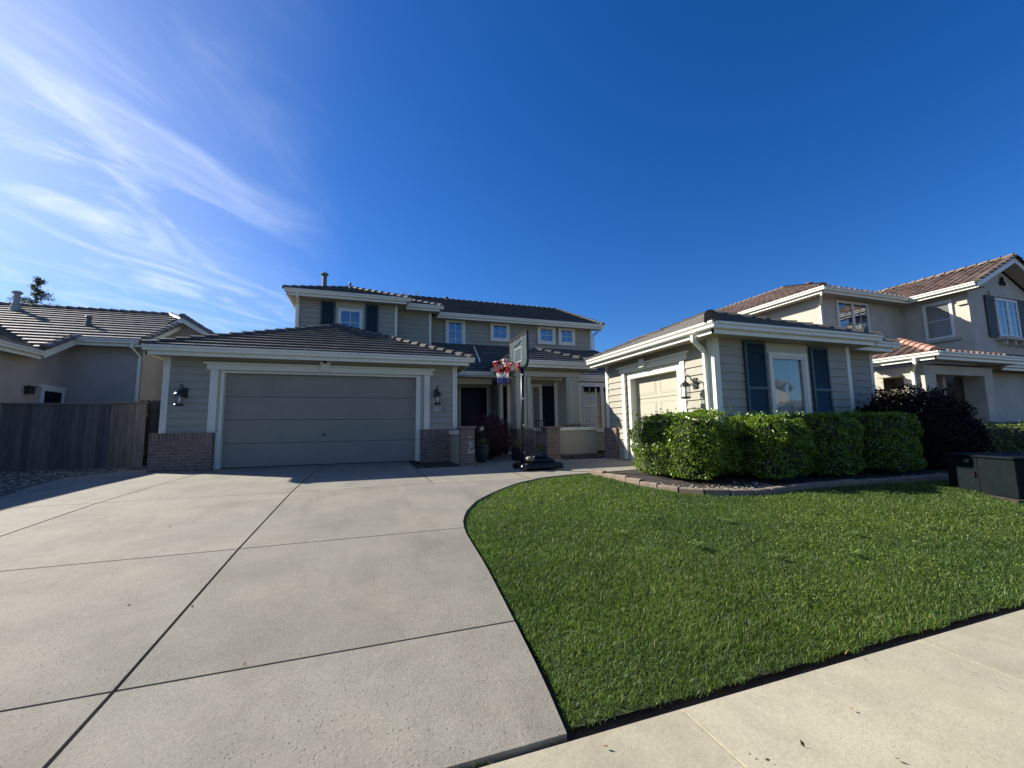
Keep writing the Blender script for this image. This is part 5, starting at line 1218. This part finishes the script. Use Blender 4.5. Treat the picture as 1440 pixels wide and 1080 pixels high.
for i in range(60):
    x0_ = 3.0+random.uniform(-1.9, 1.7); top_ = 15.3+random.uniform(-1.9, .5)-abs(x0_-3.2)*.3; x1_ = x0_+random.uniform(-.15, .15)
    twg.tube([(3.0+(x0_-3)*.2, 42+random.uniform(-.3, .3), 8.5), (x0_, 42+random.uniform(-.8, .8), 12.), (x1_, 42+random.uniform(-.8, .8), top_)], [.05, .026, .008], 4)
    for k in range(4):
        zz = random.uniform(12.5, top_-.3); sx = random.uniform(-.25, .25); twg.tube([(x1_, 42, zz), (x1_+sx, 42+random.uniform(-.2, .2), zz+random.uniform(.4, .8))], [.012, .005], 3)
twg.build('branch', twm, tb)

# =================================================================== HOUSE ACROSS THE STREET (seen in the window reflection)
OH = thing('pale_house', 'pale house across the street mirrored in the wing window', 'house', (44, -26, 0))
OX = 36
ob = MB(); ob.box(OX, OX+17, -30, -22, -.5, 2.9); ob.box(OX+3, OX+12, -30, -23, 2.9, 5.6); ob.build('wall', M['oppo'], OH)
orr = MB(); orr.add([(OX+x, y, z) for x, y, z in [(-.6, -30, 2.9), (17.6, -30, 2.9), (17.6, -21.4, 2.9), (-.6, -21.4, 2.9), (3, -26, 4.6), (14, -26, 4.6)]], [(3, 2, 5, 4), (0, 3, 4), (2, 1, 5), (1, 0, 4, 5), (0, 1, 2, 3)])
orr.add([(OX+x, y, z) for x, y, z in [(2.4, -30.4, 5.6), (12.6, -30.4, 5.6), (12.6, -22.4, 5.6), (2.4, -22.4, 5.6), (5, -26.5, 7.6), (10, -26.5, 7.6)]], [(3, 2, 5, 4), (0, 3, 4), (2, 1, 5), (1, 0, 4, 5), (0, 1, 2, 3)])
orr.build('roof', M['nroof'], OH)
od = MB(); od.box(OX+1, OX+6, -21.99, -21.95, -.5, 2.); od.build('garage_door', M['door'], OH)
for x in (OX+8, OX+11, OX+14): MB().box(x, x+1.4, -21.99, -21.95, .5, 2.1).build('window', M['dglass'], OH)

# =================================================================== CAMERA
R = ((0.94474967, -0.02078995, -0.32713274), (-0.32740999, -0.10806142, -0.93868282), (-0.01583527, 0.99392681, -0.10889783))
cam = bpy.data.cameras.new('camera'); co = bpy.data.objects.new('camera', cam); COL.objects.link(co)
co.matrix_world = Matrix.Translation((0, 0, .862)) @ Matrix(R).to_4x4()
cam.sensor_width = 36; cam.lens = 582/1440*36; cam.clip_end = 2000; cam.clip_start = .05
S.camera = co

# =================================================================== LIGHT + SKY
sv = Vector((-1.27, 1.06, 1.0)).normalized()
sun = bpy.data.lights.new('sun', 'SUN'); sun.energy = 5.0; sun.angle = math.radians(.5); sun.color = (1, .93, .82)
so = bpy.data.objects.new('sun', sun); COL.objects.link(so); so.rotation_euler = sv.to_track_quat('Z', 'Y').to_euler()
w = bpy.data.worlds.new('World'); S.world = w; w.use_nodes = True; nt = w.node_tree; L = nt.links.new
bg = nt.nodes['Background']
sky = node(nt, 'ShaderNodeTexSky', sky_type='NISHITA'); sky.sun_disc = False
sky.sun_elevation = math.asin(sv.z); sky.sun_rotation = math.atan2(sv.x, sv.y); sky.air_density = 1.0; sky.dust_density = .5; sky.ozone_density = 3.0
bg.inputs[1].default_value = .053
hs0 = node(nt, 'ShaderNodeHueSaturation', Saturation=1.35, Value=1.); L(sky.outputs[0], hs0.inputs['Color'])
hs = node(nt, 'ShaderNodeMix', data_type='RGBA', blend_type='MULTIPLY'); hs.inputs[0].default_value = 1; hs.inputs[7].default_value = (.78, .98, 1.38, 1); L(hs0.outputs[0], hs.inputs[6])
# thin cirrus: real cloud layer, laid out by direction on a flat deck at height 1
tcd = nt.nodes.new('ShaderNodeTexCoord'); sx = node(nt, 'ShaderNodeSeparateXYZ'); L(tcd.outputs['Generated'], sx.inputs[0])
mxz = node(nt, 'ShaderNodeMath', operation='MAXIMUM'); L(sx.outputs[2], mxz.inputs[0]); mxz.inputs[1].default_value = .04
dv_ = []
for i in (0, 1):
    d_ = node(nt, 'ShaderNodeMath', operation='DIVIDE'); L(sx.outputs[i], d_.inputs[0]); L(mxz.outputs[0], d_.inputs[1]); dv_.append(d_.outputs[0])
cb = node(nt, 'ShaderNodeCombineXYZ'); L(dv_[0], cb.inputs[0]); L(dv_[1], cb.inputs[1])
mp0 = node(nt, 'ShaderNodeMapping'); mp0.inputs['Rotation'].default_value = (0, 0, -math.radians(64)); L(cb.outputs[0], mp0.inputs[0])
mp = node(nt, 'ShaderNodeMapping'); mp.inputs['Scale'].default_value = (.95, 2.0, 1); L(mp0.outputs[0], mp.inputs[0])
nz1 = node(nt, 'ShaderNodeTexNoise', Scale=1.15, Detail=10., Roughness=.58, Distortion=1.3); L(mp.outputs[0], nz1.inputs['Vector'])
nz2 = node(nt, 'ShaderNodeTexNoise', Scale=.55, Detail=3., Roughness=.5); L(cb.outputs[0], nz2.inputs['Vector'])
def mrange(x, a, b, c, d, t='SMOOTHSTEP'):
    n = node(nt, 'ShaderNodeMapRange', interpolation_type=t); L(x, n.inputs[0])
    for i, v in enumerate((a, b, c, d)): n.inputs[i+1].default_value = v
    return n.outputs[0]
def mth(op, a, b):
    n = node(nt, 'ShaderNodeMath', operation=op)
    for i, x in enumerate((a, b)):
        if isinstance(x, (int, float)): n.inputs[i].default_value = x
        else: L(x, n.inputs[i])
    return n.outputs[0]
streak = mrange(nz1.outputs['Fac'], .42, .86, 0, 1)
# the bank sits over the left: fade with deck position (X along right)
side = mrange(mth('ADD', dv_[0], mth('MULTIPLY', nz2.outputs['Fac'], .9)), -.75, .40, 1, 0)
dens = mth('MULTIPLY', mth('ADD', mth('MULTIPLY', streak, .74), .20), side)
low = mrange(sx.outputs[2], .10, .34, .0, 1)
dens = mth('MULTIPLY', dens, low)
mixc = node(nt, 'ShaderNodeMix', data_type='RGBA'); L(dens, mixc.inputs[0]); L(hs.outputs[2], mixc.inputs[6]); mixc.inputs[7].default_value = (9.6, 10.6, 12.0, 1)
L(mixc.outputs[2], bg.inputs[0])

S.render.engine = 'CYCLES'
S.view_settings.view_transform = 'Standard'; S.view_settings.look = 'None'; S.view_settings.exposure = 1.0; S.view_settings.gamma = 1
S.render.resolution_x = 1024; S.render.resolution_y = 768
